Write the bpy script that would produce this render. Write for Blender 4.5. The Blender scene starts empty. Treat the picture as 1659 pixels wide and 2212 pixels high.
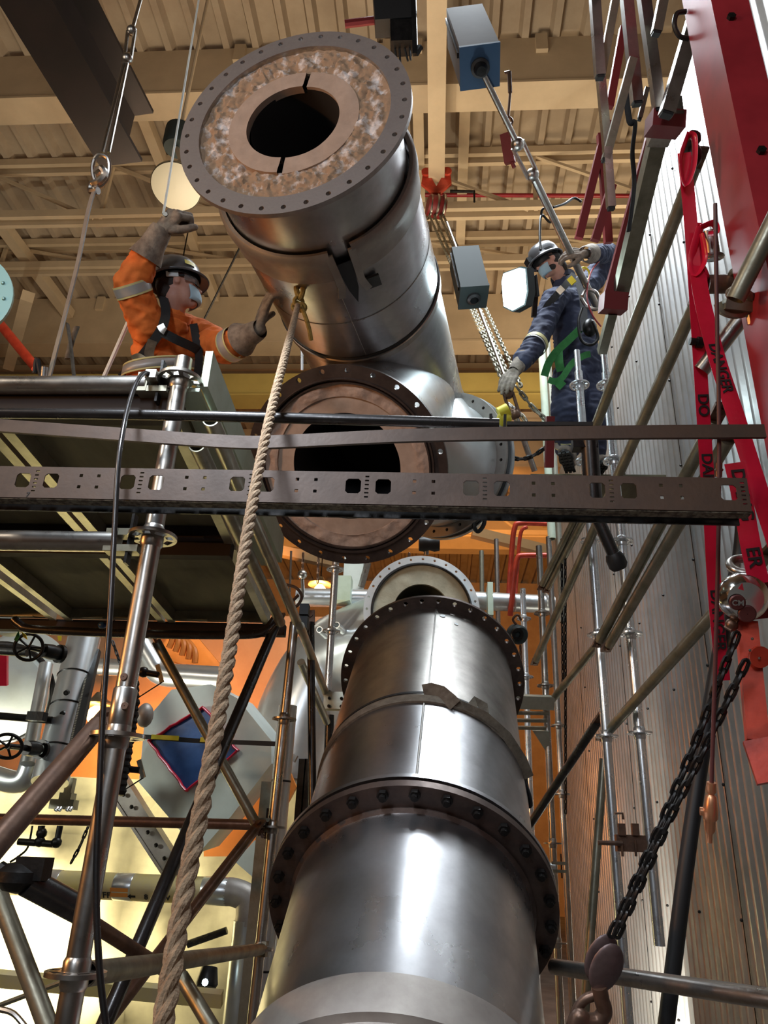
import bpy, bmesh, math, random
from mathutils import Vector as V, Matrix, noise
random.seed(4)
scn = bpy.context.scene
COL = scn.collection
PI = math.pi

# ------------------------------------------------------------ camera
F = 1660.0
_p, _r, _y = math.radians(24.2), math.radians(2.5), math.radians(4.7)
_R0 = V((math.cos(_y), math.sin(_y), 0)); _H = V((-math.sin(_y), math.cos(_y), 0)); _Z = V((0, 0, 1))
FW = _H*math.cos(_p) + _Z*math.sin(_p)
_U0 = -_H*math.sin(_p) + _Z*math.cos(_p)
RT = _R0*math.cos(_r) + _U0*math.sin(_r)
UP = _U0*math.cos(_r) - _R0*math.sin(_r)
CAM = V((0, 0, 1.6))
cd = bpy.data.cameras.new('camera'); cam = bpy.data.objects.new('camera', cd); COL.objects.link(cam)
cd.sensor_fit = 'VERTICAL'; cd.sensor_height = 36.0; cd.lens = F/2212*36.0; cd.clip_start = 0.05; cd.clip_end = 200
M3 = Matrix((RT, UP, -FW)).transposed()
cam.matrix_world = Matrix.Translation(CAM) @ M3.to_4x4()
scn.camera = cam

# ------------------------------------------------------------ world, exposure, large lights
scn.view_settings.view_transform = 'Standard'; scn.view_settings.look = 'None'
scn.view_settings.exposure = 0.0; scn.view_settings.gamma = 1.0
scn.view_settings.use_curve_mapping = False
w = bpy.data.worlds.new('world'); scn.world = w; w.use_nodes = True
w.node_tree.nodes['Background'].inputs[0].default_value = (0.9, 0.75, 0.6, 1)
w.node_tree.nodes['Background'].inputs[1].default_value = 0.12

def area(name, loc, target, size, power, color, sy=None, spread=None):
    l = bpy.data.lights.new(name, 'AREA'); l.energy = power; l.color = color
    l.shape = 'RECTANGLE'; l.size = size; l.size_y = sy or size
    if spread: l.spread = math.radians(spread)
    o = bpy.data.objects.new(name, l); COL.objects.link(o); o.location = loc
    o.rotation_euler = (V(target)-V(loc)).to_track_quat('-Z', 'Y').to_euler()
    return o
def point(name, loc, power, color, rad=0.1):
    l = bpy.data.lights.new(name, 'POINT'); l.energy = power; l.color = color; l.shadow_soft_size = rad
    o = bpy.data.objects.new(name, l); COL.objects.link(o); o.location = loc
    return o
def spot(name, loc, target, power, color, ang=60, rad=0.1, blend=.5):
    l = bpy.data.lights.new(name, 'SPOT'); l.energy = power; l.color = color; l.shadow_soft_size = rad
    l.spot_size = math.radians(ang); l.spot_blend = blend
    o = bpy.data.objects.new(name, l); COL.objects.link(o); o.location = loc
    o.rotation_euler = (V(target)-V(loc)).to_track_quat('-Z', 'Y').to_euler()
    return o
WARM = (1.0, .70, .40)
area('ceiling_fill', (-1.5, 6, 5.2), (-2.5, 8.5, 12), 3.0, 250, (1.0, .80, .56))  # unseen warm light added to brighten the roof deck and nearest beam
area('hall_fill', (3.5, 10.5, 7.6), (1.5, 10.5, 12), 2.0, 150, (1.0, .80, .52))  # second unseen light added to lift the roof on the right
area('skylight_strip', (1.05, 4.9, 8.8), (1.75, 5.6, 5.9), 1.2, 330, (.84, .93, 1.0), 4.0, 130)
area('pipe_highlight_fill', (-.95, .95, 3.75), (-.1, 2.35, 1.4), .28, 9, (.80, .90, 1.0), .28, 60)  # unseen light added for the pale stripe on the leaning pipe
spot('sodium_side_light', (-5.0, .6, 2.6), (-.6, 2.4, 2.6), 260, (1.0, .42, .12), 70, .12)
area('fill_light_behind', (-1.2, -2.6, 4.0), (-.2, 2.6, 1.9), .5, 80, (.82, .90, 1.0), 1.6)  # added cool fill behind the camera, without a fixture
area('fill_light_left', (-4.2, -.6, 4.6), (-1.2, 3.0, 3.9), .9, 70, (1.0, .86, .70), .9)  # added warm fill that brightens the orange worker, without a fixture
area('fill_light_front', (1.2, -2.8, 3.6), (0.1, 3.5, 3.4), 1.6, 12, (1.0, .80, .66), 1.0)  # weak added fill from behind the camera on the right
spot('floodlight_left', (-3.5, 5.75, .75), (-3.3, 6.6, 1.25), 620, (1.0, .95, .78), 140, .1)
spot('floodlight_right', (1.15, 6.5, .15), (1.8, 7.7, 1.2), 260, (1.0, .95, .80), 100, .08)
spot('duct_fill', (-4.2, 3.2, 2.3), (-1.6, 5.6, 2.3), 150, (.95, 1.0, .90), 34, .15)  # unseen spot added to brighten the pale duct end

# ------------------------------------------------------------ pixel rays of the fixed camera pose -> world points
def ray(x, y): return FW + RT*((x-829.5)/F) + UP*((1106-y)/F)
def at(x, y, d): return CAM + ray(x, y)*d
def atY(x, y, Y):
    v = ray(x, y); return CAM + v*(Y/v.y)
def atZ(x, y, z):
    v = ray(x, y); return CAM + v*((z-1.6)/v.z)
def atX(x, y, X):
    v = ray(x, y); return CAM + v*(X/v.x)

# ------------------------------------------------------------ materials
MATS = {}
def mat(name, col, rough=.5, metal=0.0, col2=None, scale=6.0, mix=(.35, .65), bump=0.0, bscale=60.0, rvar=0.0,
        stretch=(1, 1, 1), emit=None, estr=0.0, detail=6.0, alpha=None, trans=0.0, aniso=0.0):
    if name in MATS: return MATS[name]
    m = bpy.data.materials.new(name); m.use_nodes = True
    nt = m.node_tree; b = nt.nodes['Principled BSDF']
    b.inputs['Roughness'].default_value = rough; b.inputs['Metallic'].default_value = metal
    b.inputs['Base Color'].default_value = (*col, 1)
    if trans: b.inputs['Transmission Weight'].default_value = trans
    if alpha is not None: b.inputs['Alpha'].default_value = alpha
    tc = nt.nodes.new('ShaderNodeTexCoord'); mp = nt.nodes.new('ShaderNodeMapping')
    nt.links.new(tc.outputs['Object'], mp.inputs['Vector']); mp.inputs['Scale'].default_value = stretch
    if col2 is not None or rvar:
        n = nt.nodes.new('ShaderNodeTexNoise'); n.inputs['Scale'].default_value = scale
        n.inputs['Detail'].default_value = detail; n.inputs['Roughness'].default_value = .62
        nt.links.new(mp.outputs[0], n.inputs['Vector'])
        cr = nt.nodes.new('ShaderNodeValToRGB'); cr.color_ramp.elements[0].position = mix[0]; cr.color_ramp.elements[1].position = mix[1]
        cr.color_ramp.elements[0].color = (*col, 1); cr.color_ramp.elements[1].color = (*(col2 or col), 1)
        nt.links.new(n.outputs[0], cr.inputs[0]); nt.links.new(cr.outputs[0], b.inputs['Base Color'])
        if rvar:
            mr = nt.nodes.new('ShaderNodeMapRange'); mr.inputs[1].default_value = .3; mr.inputs[2].default_value = .7
            mr.inputs[3].default_value = max(0.02, rough-rvar); mr.inputs[4].default_value = min(1, rough+rvar)
            nt.links.new(n.outputs[0], mr.inputs[0]); nt.links.new(mr.outputs[0], b.inputs['Roughness'])
    if bump:
        n2 = nt.nodes.new('ShaderNodeTexNoise'); n2.inputs['Scale'].default_value = bscale; n2.inputs['Detail'].default_value = 5
        nt.links.new(mp.outputs[0], n2.inputs['Vector'])
        bp = nt.nodes.new('ShaderNodeBump'); bp.inputs['Strength'].default_value = bump; bp.inputs['Distance'].default_value = .004
        nt.links.new(n2.outputs[0], bp.inputs['Height']); nt.links.new(bp.outputs[0], b.inputs['Normal'])
    if emit:
        b.inputs['Emission Color'].default_value = (*emit, 1); b.inputs['Emission Strength'].default_value = estr
    MATS[name] = m
    return m
m_ceiling = mat('tan_painted_deck', (.45, .36, .26), .8, 0, (.35, .27, .19), 1.5, bump=.05)
m_beam = mat('tan_painted_beam', (.62, .49, .33), .6, 0, (.50, .39, .26), 1.2, bump=.03)
m_darkbeam = mat('dark_primer_steel', (.024, .014, .012), .75, 0, (.014, .009, .008), 3)
m_concrete = mat('concrete', (.20, .19, .17), .85, 0, (.13, .12, .11), 3, bump=.2)
m_rearwall = mat('warm_wall', (.46, .33, .22), .85, 0, (.38, .26, .17), 2)
m_galv = mat('galvanised_tube', (.52, .50, .47), .33, 1, (.30, .27, .24), 9, (.35, .7), bump=.08, bscale=40, rvar=.1)
m_galvnew = mat('bright_galvanised_tube', (.78, .80, .82), .3, .9, (.6, .62, .64), 14, bump=.05, rvar=.08)
m_olive = mat('weathered_tube', (.34, .32, .25), .42, .75, (.19, .18, .13), 10, (.3, .7), bump=.15, bscale=50, rvar=.1)
m_rusttube = mat('rusty_tube', (.22, .13, .09), .4, .7, (.10, .06, .045), 12, bump=.2, bscale=60, rvar=.12)
m_blacktube = mat('blackened_tube', (.085, .08, .08), .3, .8, (.04, .038, .038), 9, bump=.1, rvar=.08)
m_stain = mat('brushed_stainless', (.62, .62, .64), .32, 1, (.34, .33, .34), 3.2, (.32, .70), bump=.04, bscale=14, rvar=.08)
m_stain2 = mat('stained_stainless', (.52, .49, .46), .36, 1, (.25, .22, .20), 3.2, (.35, .68), bump=.06, bscale=16, rvar=.1)
m_flange = mat('grey_flange_steel', (.40, .37, .365), .45, .6, (.30, .27, .265), 14, bump=.12, bscale=90, rvar=.08)
m_rustfl = mat('brown_flange_steel', (.115, .082, .07), .42, .65, (.06, .042, .037), 10, bump=.12, bscale=80, rvar=.1)
m_collar = mat('dull_grey_collar', (.40, .37, .34), .5, .55, (.30, .27, .25), 8, bump=.08)
m_wool = mat('ceramic_wool', (.34, .23, .15), .9, 0, (.74, .71, .72), 17, (.50, .68), bump=.9, bscale=42)
m_refr = mat('refractory_ring', (.47, .35, .28), .85, 0, (.37, .27, .21), 10, bump=.25, bscale=50)
m_refr2 = mat('crumbly_refractory', (.50, .37, .30), .9, 0, (.33, .23, .18), 16, bump=.9, bscale=45)
m_hole = mat('dark_bore', (.015, .013, .014), .8, 0)  # near-black inside of the bores and the liner
m_white = mat('white_paint', (.76, .80, .82), .35, .1, (.62, .66, .68), 5)
m_palevessel = mat('pale_steel_cladding', (.72, .76, .78), .3, .85, (.6, .62, .62), 3, bump=.05, bscale=8)
m_palering = mat('pale_refractory', (.52, .50, .38), .85, 0, (.38, .36, .27), 8, bump=.4)
m_wallmetal = mat('corrugated_galvanised_sheet', (.52, .52, .52), .36, .6, (.34, .33, .31), 2.2, (.3, .7), bump=.15, bscale=30, rvar=.08)
m_red = mat('red_paint', (.36, .025, .035), .38, .05, (.25, .016, .024), 4)
m_redhoist = mat('orange_red_hoist_paint', (.62, .07, .035), .4, .1, (.42, .04, .02), 10, bump=.1)
m_redplate = mat('dark_red_plate', (.20, .018, .02), .5, .1)
m_tape = mat('red_barricade_tape', (.62, .012, .045), .28, 0, (.50, .01, .03), 6, bump=.5, bscale=20)
m_black = mat('black_rubber', (.012, .012, .013), .5)
m_blackiron = mat('black_iron', (.03, .028, .027), .38, .7, (.015, .014, .014), 20, bump=.2)
m_rope = mat('manila_rope', (.44, .32, .21), .9, 0, (.27, .18, .11), 60, bump=.9, bscale=260)
m_strap = mat('webbing', (.16, .13, .095), .85, 0, (.09, .07, .05), 30, bump=.4, bscale=120)
m_cloth_o = mat('orange_coverall_cloth', (.80, .20, .035), .85, 0, (.62, .13, .02), 7, bump=.5, bscale=45)
m_cloth_n = mat('navy_coverall_cloth', (.045, .055, .105), .85, 0, (.028, .033, .065), 7, bump=.5, bscale=45)
m_refl = mat('silver_reflective_tape', (.42, .42, .42), .45, .3)
m_reflyel = mat('lime_reflective_border', (.62, .58, .28), .6)
m_skin = mat('skin', (.62, .34, .26), .55, 0, (.52, .26, .20), 12)
m_mask = mat('pale_blue_face_mask', (.45, .62, .72), .8, 0, (.38, .55, .66), 20, bump=.2)
m_hat = mat('dark_grey_hard_hat', (.13, .135, .145), .28, .15, (.09, .09, .10), 6)
m_glove = mat('dirty_leather_glove', (.30, .25, .20), .85, 0, (.14, .11, .09), 22, bump=.7, bscale=60)
m_hair = mat('dark_hair', (.02, .014, .012), .7, 0, bump=.8, bscale=150)
m_beltblk = mat('black_webbing', (.018, .018, .02), .75, 0, bump=.4, bscale=150)
m_green = mat('green_webbing', (.05, .28, .07), .75, 0, (.03, .2, .05), 20, bump=.3, bscale=120)
m_yellow = mat('yellow_plastic', (.80, .66, .04), .45)
m_lens = mat('clear_lens', (.9, .93, .95), .05, 0, trans=.9)
m_plywood = mat('grimy_plywood', (.17, .15, .085), .75, 0, (.09, .08, .045), 5, (.35, .65), bump=.2, bscale=25, stretch=(1, .3, 1))
m_alu = mat('aluminium_rail', (.50, .50, .42), .38, .8, (.36, .35, .28), 9, bump=.1)
m_pale_green = mat('pale_green_board', (.50, .58, .46), .6, 0, (.34, .40, .27), 4, (.45, .8))
m_tray = mat('brown_painted_steel', (.075, .042, .027), .55, .1, (.055, .032, .022), 9, bump=.12, bscale=80, rvar=.1)
m_chalk = mat('flaking_grime', (.17, .15, .11), .9, 0, (.05, .04, .03), 60, (.42, .58), bump=.8, bscale=100)
m_boxgrey = mat('grey_enamel', (.11, .09, .08), .7, .0, (.085, .07, .06), 4)
m_blue = mat('blue_enamel', (.015, .05, .11), .6)
m_boxgreen = mat('grey_green_enamel', (.018, .028, .028), .65)
m_ductpaint = mat('pale_green_white_paint', (.60, .66, .62), .5, 0, (.50, .55, .52), 3)
m_bluefilm = mat('blue_plastic_film', (.04, .13, .38), .25, 0, (.02, .06, .2), 4, bump=.4, bscale=8)
m_yelpipe = mat('yellow_pipe_wrap', (.70, .58, .20), .6, 0, (.62, .52, .30), 5)
m_orangeband = mat('orange_label_band', (.75, .30, .06), .6)
m_olivewall = mat('ochre_insulation_blanket', (.40, .34, .17), .8, 0, (.24, .20, .10), 2, bump=.7, bscale=5)
m_orange = mat('orange_paint_and_wall_glow', (.85, .26, .04), .5, 0, (.7, .2, .03), 3)  # orange paint, also the lamp glow put into the wall patch colour
m_copper = mat('brass_fitting', (.72, .36, .20), .35, .8)
m_chrome = mat('chrome', (.8, .8, .8), .13, 1)
m_letter = mat('black_lettering', (.01, .008, .008), .6)
m_redtext = mat('red_label', (.55, .03, .05), .5)
m_labelgrey = mat('dark_red_recess', (.14, .05, .05), .4, .4)
m_plastic_white = mat('milky_lamp_lens', (.30, .28, .22), .5, 0)
m_work = mat('lit_lamp_face', (1, 1, 1), .4, 0, emit=(.72, .95, 1.0), estr=9.0)
m_sodium = mat('lit_sodium_bulb', (1, .6, .2), .4, 0, emit=(1.0, .45, .12), estr=25.0)
m_crane_y = mat('yellow_crane_girder', (.66, .52, .16), .6, 0, (.58, .45, .14), 2)
m_whiterope = mat('white_nylon_rope', (.75, .78, .74), .6)
m_teal = mat('teal_cladding', (.35, .62, .62), .4, .3)

# ------------------------------------------------------------ mesh helpers
def frame(axis, ref=None):
    z = V(axis).normalized()
    ref = V(ref) if ref is not None else (V((0, 0, 1)) if abs(z.z) < .95 else V((0, 1, 0)))
    x = ref.cross(z)
    if x.length < 1e-4: x = V((1, 0, 0)).cross(z)
    x.normalize(); y = z.cross(x)
    return x, y, z
class MB:
    def __init__(s): s.v = []; s.f = []; s.sm = []
    def add(s, vs, fs, smooth=True):
        o = len(s.v); s.v += [V(a) for a in vs]; s.f += [tuple(i+o for i in f) for f in fs]; s.sm += [smooth]*len(fs)
    def box(s, c, size, axes=None, b=0.0):
        x, y, z = axes or (V((1, 0, 0)), V((0, 1, 0)), V((0, 0, 1)))
        c = V(c); h = [a/2 for a in size]
        vs = [c + x*(i*h[0]) + y*(j*h[1]) + z*(k*h[2]) for i in (-1, 1) for j in (-1, 1) for k in (-1, 1)]
        s.add(vs, [(0, 1, 3, 2), (4, 6, 7, 5), (0, 4, 5, 1), (2, 3, 7, 6), (0, 2, 6, 4), (1, 5, 7, 3)], False)
    def bar(s, p0, p1, wd, ht, ref=None):           # box between two points, wd across, ht along ref-ish
        p0 = V(p0); p1 = V(p1); x, y, z = frame(p1-p0, ref)
        s.box((p0+p1)/2, (wd, ht, (p1-p0).length), (x, y, z))
    def lathe(s, prof, o, axis, seg=32, smooth=True, close=False, a0=0, a1=2*PI):
        x, y, z = frame(axis); o = V(o); full = abs(a1-a0-2*PI) < 1e-6; n = seg if full else seg+1
        vs = []; fs = []
        for (r, h) in prof:
            for i in range(n):
                a = a0+(a1-a0)*i/seg; vs.append(o + z*h + (x*math.cos(a)+y*math.sin(a))*r)
        m = len(prof); rows = m if close else m-1
        for j in range(rows):
            k = (j+1) % m
            for i in range(seg):
                i2 = (i+1) % n
                fs.append((j*n+i, j*n+i2, k*n+i2, k*n+i))
        s.add(vs, fs, smooth)
    def tube(s, p0, p1, r, seg=16, r1=None, cap=True):
        p0 = V(p0); p1 = V(p1); L = (p1-p0).length; r1 = r if r1 is None else r1
        pr = [(r, 0), (r1, L)]
        s.lathe(pr, p0, p1-p0, seg)
        if cap:
            s.lathe([(1e-5, 0), (r, 0)], p0, p1-p0, seg, False); s.lathe([(r1, L), (1e-5, L)], p0, p1-p0, seg, False)
    def pipe(s, p0, p1, r, t=.004, seg=18):         # hollow tube
        p0 = V(p0); p1 = V(p1); L = (p1-p0).length
        s.lathe([(r, 0), (r, L), (r-t, L), (r-t, 0)], p0, p1-p0, seg, True, True)
    def path(s, pts, r, seg=8, rs=None, flat=None, ref=None, caps=True):
        pts = [V(p) for p in pts]; n = len(pts); vs = []; fs = []
        x = None
        for i, p in enumerate(pts):
            t = (pts[min(i+1, n-1)]-pts[max(i-1, 0)]).normalized()
            if x is None: x, y, _ = frame(t, ref)
            else:
                x = (x - t*x.dot(t)).normalized(); y = t.cross(x)
            rr = rs[i] if rs else r
            for k in range(seg):
                a = 2*PI*k/seg
                if flat: vs.append(p + x*(math.cos(a)*rr) + y*(math.sin(a)*rr*flat))
                else: vs.append(p + (x*math.cos(a)+y*math.sin(a))*rr)
        for i in range(n-1):
            for k in range(seg):
                k2 = (k+1) % seg; fs.append((i*seg+k, i*seg+k2, (i+1)*seg+k2, (i+1)*seg+k))
        if caps: fs.append(tuple(range(seg-1, -1, -1))); fs.append(tuple((n-1)*seg+k for k in range(seg)))
        s.add(vs, fs, True)
    def strip(s, pts, wd, nrm, t=.003):             # flat strap through points; nrm: thickness direction(s)
        pts = [V(p) for p in pts]; n = len(pts); vs = []; fs = []
        for i, p in enumerate(pts):
            tg = (pts[min(i+1, n-1)]-pts[max(i-1, 0)]).normalized()
            nn = V(nrm[i]) if isinstance(nrm, list) else V(nrm)
            side = tg.cross(nn).normalized(); nn = side.cross(tg).normalized()
            ww = wd[i] if isinstance(wd, list) else wd
            for a, b in ((-1, -1), (1, -1), (1, 1), (-1, 1)): vs.append(p + side*(a*ww/2) + nn*(b*t/2))
        for i in range(n-1):
            for k in range(4):
                k2 = (k+1) % 4; fs.append((i*4+k, i*4+k2, (i+1)*4+k2, (i+1)*4+k))
        fs.append((3, 2, 1, 0)); fs.append(tuple((n-1)*4+k for k in range(4)))
        s.add(vs, fs, False)
    def torus(s, c, axis, R, r, seg=24, rs=8):
        s.lathe([(R+r*math.cos(2*PI*k/rs), r*math.sin(2*PI*k/rs)) for k in range(rs)], c, axis, seg, True, True)
    def ball(s, c, r, seg=16, sc=None, fr=None):
        x, y, z = fr or (V((1, 0, 0)), V((0, 1, 0)), V((0, 0, 1))); sc = sc or (1, 1, 1); c = V(c)
        n = seg; m = max(4, seg//2); vs = []; fs = []
        for j in range(m+1):
            th = PI*j/m; 
            for i in range(n):
                a = 2*PI*i/n; q = (math.sin(th)*math.cos(a)*sc[0], math.sin(th)*math.sin(a)*sc[1], math.cos(th)*sc[2])
                vs.append(c + (x*q[0]+y*q[1]+z*q[2])*r)
        for j in range(m):
            for i in range(n): fs.append((j*n+i, (j+1)*n+i, (j+1)*n+(i+1) % n, j*n+(i+1) % n))
        s.add(vs, fs, True)
    def capsule(s, p0, r0, p1, r1, seg=14):
        p0 = V(p0); p1 = V(p1); L = (p1-p0).length
        if L < 1e-5: return s.ball(p0, r0, seg)
        pr = [(max(1e-4, r0*math.sin(a)), -r0*math.cos(a)) for a in [PI/2*k/5 for k in range(6)]]
        pr += [(max(1e-4, r1*math.cos(a)), L+r1*math.sin(a)) for a in [PI/2*k/5 for k in range(6)]]
        s.lathe(pr, p0, p1-p0, seg)
    def prism(s, pts, d):                           # planar polygon extruded by vector d
        pts = [V(p) for p in pts]; n = len(pts); d = V(d)
        vs = pts+[p+d for p in pts]
        fs = [tuple(range(n-1, -1, -1)), tuple(range(n, 2*n))]+[(i, (i+1) % n, n+(i+1) % n, n+i) for i in range(n)]
        s.add(vs, fs, False)
    def mesh(s, name, m):
        me = bpy.data.meshes.new(name); me.from_pydata([tuple(v) for v in s.v], [], s.f)
        me.polygons.foreach_set('use_smooth', s.sm)
        bm = bmesh.new(); bm.from_mesh(me); bmesh.ops.remove_doubles(bm, verts=bm.verts, dist=2e-5)
        bmesh.ops.recalc_face_normals(bm, faces=bm.faces); bm.to_mesh(me); bm.free()
        me.materials.append(m); return me
    def build(s, name, m, parent=None, smooth_angle=True):
        me = s.mesh(name, m); o = bpy.data.objects.new(name, me); COL.objects.link(o)
        if smooth_angle:
            try: me.set_sharp_from_angle(angle=math.radians(40))
            except Exception: pass
        # put the origin at the mesh centre so textures and pivots are local
        lo = V([min(v[i] for v in s.v) for i in range(3)]); hi = V([max(v[i] for v in s.v) for i in range(3)])
        c = (lo+hi)/2; c.z = lo.z
        me.transform(Matrix.Translation(-c)); o.location = c
        if parent is not None:
            o.parent = parent; o.location = c - wl(parent)
        return o
def wl(o):
    p = V(o.location)
    while o.parent is not None: o = o.parent; p = p+V(o.location)
    return p
def tag(o, label, cat, group=None, kind=None):
    o['label'] = label; o['category'] = cat
    if group: o['group'] = group
    if kind: o['kind'] = kind
    return o
def thing(name, label, cat, loc, group=None):
    o = bpy.data.objects.new(name, None); COL.objects.link(o); o.location = V(loc); o.empty_display_size = .05
    return tag(o, label, cat, group)
def one(name, mb, m, label, cat, group=None, kind=None):
    return tag(mb.build(name, m), label, cat, group, kind)
def struct(name, mb, m):
    o = mb.build(name, m); o['kind'] = 'structure'; return o
def bake(o):                                        # turn modifiers into real mesh
    bpy.context.view_layer.update()
    dg = bpy.context.evaluated_depsgraph_get(); me = bpy.data.meshes.new_from_object(o.evaluated_get(dg))
    o.modifiers.clear(); o.data = me
    me.polygons.foreach_set('use_smooth', [True]*len(me.polygons)); return o
def fused(mb, name, m, parent, vox=.01, smooth=6, folds=0.0, fscale=9.0, sub=False):
    o = mb.build(name, m, parent, False)
    r = o.modifiers.new('r', 'REMESH'); r.mode = 'VOXEL'; r.voxel_size = vox
    sm = o.modifiers.new('s', 'SMOOTH'); sm.factor = .5; sm.iterations = smooth
    bake(o)
    if folds:
        me = o.data; cs = [v.co.copy() for v in me.vertices]; ns = [v.normal.copy() for v in me.vertices]; out = []
        for c, nn in zip(cs, ns):
            q = c*fscale; n1 = noise.noise(V((q.x, q.y, q.z*2.2)))+.5*noise.noise(q*2.3+V((3, 1, 7)))
            out.extend(c + nn*(folds*(1-2*abs(n1))))
        me.vertices.foreach_set('co', out)
        me.update()
    return o
def plate(outline, holes, x, y, o, thick):          # planar sheet with holes -> MB ; outline/holes lists of (u,v)
    bm = bmesh.new(); es = []
    for loop in [outline]+holes:
        vs = [bm.verts.new((u, v, 0)) for u, v in loop]
        es += [bm.edges.new((vs[i], vs[(i+1) % len(vs)])) for i in range(len(vs))]
    bmesh.ops.triangle_fill(bm, use_beauty=True, use_dissolve=False, edges=es)
    g = bmesh.ops.extrude_face_region(bm, geom=list(bm.faces))
    for v in g['geom']:
        if isinstance(v, bmesh.types.BMVert): v.co.z += thick
    bm.verts.index_update(); z = V(x).cross(V(y)).normalized()
    mb = MB(); mb.add([V(o)+V(x)*v.co.x+V(y)*v.co.y+z*v.co.z for v in bm.verts], [[v.index for v in f.verts] for f in bm.faces], False)
    bm.free(); return mb
def circ2(cx, cy, r, n=12): return [(cx+r*math.cos(2*PI*i/n), cy+r*math.sin(2*PI*i/n)) for i in range(n)]
def text(body, size, o, x, y, m, parent, name='lettering', ext=.001, align='CENTER'):
    cu = bpy.data.curves.new(name, 'FONT'); cu.body = body; cu.size = size; cu.extrude = ext; cu.align_x = align; cu.align_y = 'CENTER'
    cu.offset = size*.02
    t = bpy.data.objects.new(name, cu); COL.objects.link(t); bpy.context.view_layer.update()
    me = bpy.data.meshes.new_from_object(t.evaluated_get(bpy.context.evaluated_depsgraph_get()))
    bpy.data.objects.remove(t); x = V(x).normalized(); y = V(y).normalized(); z = x.cross(y)
    Mx = Matrix((x, y, z)).transposed().to_4x4(); me.transform(Mx); me.materials.clear(); me.materials.append(m)
    ob = bpy.data.objects.new(name, me); COL.objects.link(ob); ob.location = V(o)
    if parent is not None: ob.parent = parent; ob.location = V(o)-wl(parent)
    return ob
def cr(pts, n=8):                                   # Catmull-Rom through points
    pts = [V(p) for p in pts]; out = []
    for i in range(len(pts)-1):
        p0 = pts[max(i-1, 0)]; p1 = pts[i]; p2 = pts[i+1]; p3 = pts[min(i+2, len(pts)-1)]
        for k in range(n):
            t = k/n; out.append(.5*((2*p1)+(p2-p0)*t+(2*p0-5*p1+4*p2-p3)*t*t+(-p0+3*p1-3*p2+p3)*t**3))
    out.append(pts[-1]); return out
def resample(pts, step):
    pts = [V(p) for p in pts]; out = [pts[0]]; acc = 0
    for a, b in zip(pts, pts[1:]):
        L = (b-a).length; s = step-acc
        while s <= L: out.append(a+(b-a)*(s/L)); s += step
        acc = L-(s-step)
    return out

# ============================================================ THE HALL
def corrugated(name, m, org, u, v, n, ulen, vlen, pitch, depth, kind='sine'):
    # ribs run along v, profile along u, n = normal
    org = V(org); u = V(u); v = V(v); n = V(n); prof = []
    k = 0; N = int(ulen/pitch)
    for i in range(N):
        if kind == 'sine':
            for j in range(6): prof.append((i*pitch+j*pitch/6, depth*.5*math.cos(2*PI*j/6)))
        else:
            for (a, h) in ((0, 0), (.22, 0), (.32, 1), (.9, 1)): prof.append(((i+a)*pitch, depth*h))
    mb = MB(); vs = []
    for (a, h) in prof: vs += [org+u*a+n*h, org+u*a+n*h+v*vlen]
    mb.add(vs, [(2*i, 2*i+1, 2*i+3, 2*i+2) for i in range(len(prof)-1)], kind == 'sine')
    o = mb.build(name, m, None, kind != 'sine'); o['kind'] = 'structure'; return o
b = MB(); b.box((-2.5, 12.5, -.05), (24, 36, .1)); struct('floor', b, m_concrete)
corrugated('ceiling', m_ceiling, (-14.5, -5.5, 12.0), (1, 0, 0), (0, 1, 0), (0, 0, 1), 24, 36, .42, .13, 'deck')
b = MB(); b.box((-2.5, 30.1, 6), (24, .2, 12)); struct('wall_back', b, m_rearwall)
b = MB(); b.box((-14.6, 12.5, 6), (.2, 36, 12)); struct('wall_left', b, m_rearwall)
b = MB(); b.box((9.6, 12.5, 6), (.2, 36, 12)); struct('wall_outer', b, m_rearwall)
b = MB(); b.box((-2.5, -5.6, 6), (24, .2, 12)); struct('wall_front', b, m_concrete)
corrugated('wall_right', m_wallmetal, (1.80, 2.4, 0), (0, 1, 0), (0, 0, 1), (-1, 0, 0), 9.4, 7.08, .118, .042)
b = MB()
for Y in (5.2, 7.6, 9.9): b.box((1.779, Y, 3.5), (.004, .006, 7.0))
for Y in (4.5, 5.2, 6.0, 6.8, 7.6, 8.6, 9.6):
    for k in range(9): b.ball((1.772, Y, .6+k*.75), .011, 8)
o = struct('trim_1', b, m_blackiron)
b = MB(); b.box((-6.0, 10.6, 2.35), (9.6, .12, 4.7)); struct('wall_partition', b, m_rearwall)

def ibeam(name, label, p0, p1, fw, h, t, m, group=None, cat='steel beam'):
    p0 = V(p0); p1 = V(p1); b = MB(); up = V((0, 0, 1))
    for dz, wd, hh in ((0, fw, t), (h, fw, t)): b.bar(p0+up*dz, p1+up*dz, wd, hh, up)
    b.bar(p0+up*h/2, p1+up*h/2, t*.8, h, up)
    return one(name, b, m, label, cat, group)
def beam_box(name, label, Y, z0, z1, x0, x1, wd):
    t = thing(name, label, 'roof beam', ((x0+x1)/2, Y, z0), 'cross beams under the roof deck')
    b = MB(); b.box(((x0+x1)/2, Y+wd/2, z0+.02), (x1-x0, wd, .04)); b.build('bottom_flange', m_beam, t)
    b = MB(); b.box(((x0+x1)/2, Y+.06, (z0+z1)/2+.02), (x1-x0, .1, z1-z0-.04)); b.build('web', m_beam, t)
    b = MB()
    for k in range(int((x1-x0)/2.1)): b.box((x0+.6+k*2.1, Y+.2, z1-.16), (.16, .5, .32))
    b.build('stiffener', m_beam, t)
    return t
beam_box('roof_beam', 'deep tan roof beam nearest overhead, crossing above the open flange', 7.07, 11.10, 12.0, -14, 9, .43)
beam_box('roof_beam', 'deep tan roof beam crossing behind the two workers', 12.35, 10.85, 12.0, -14, 9, .46)
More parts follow.
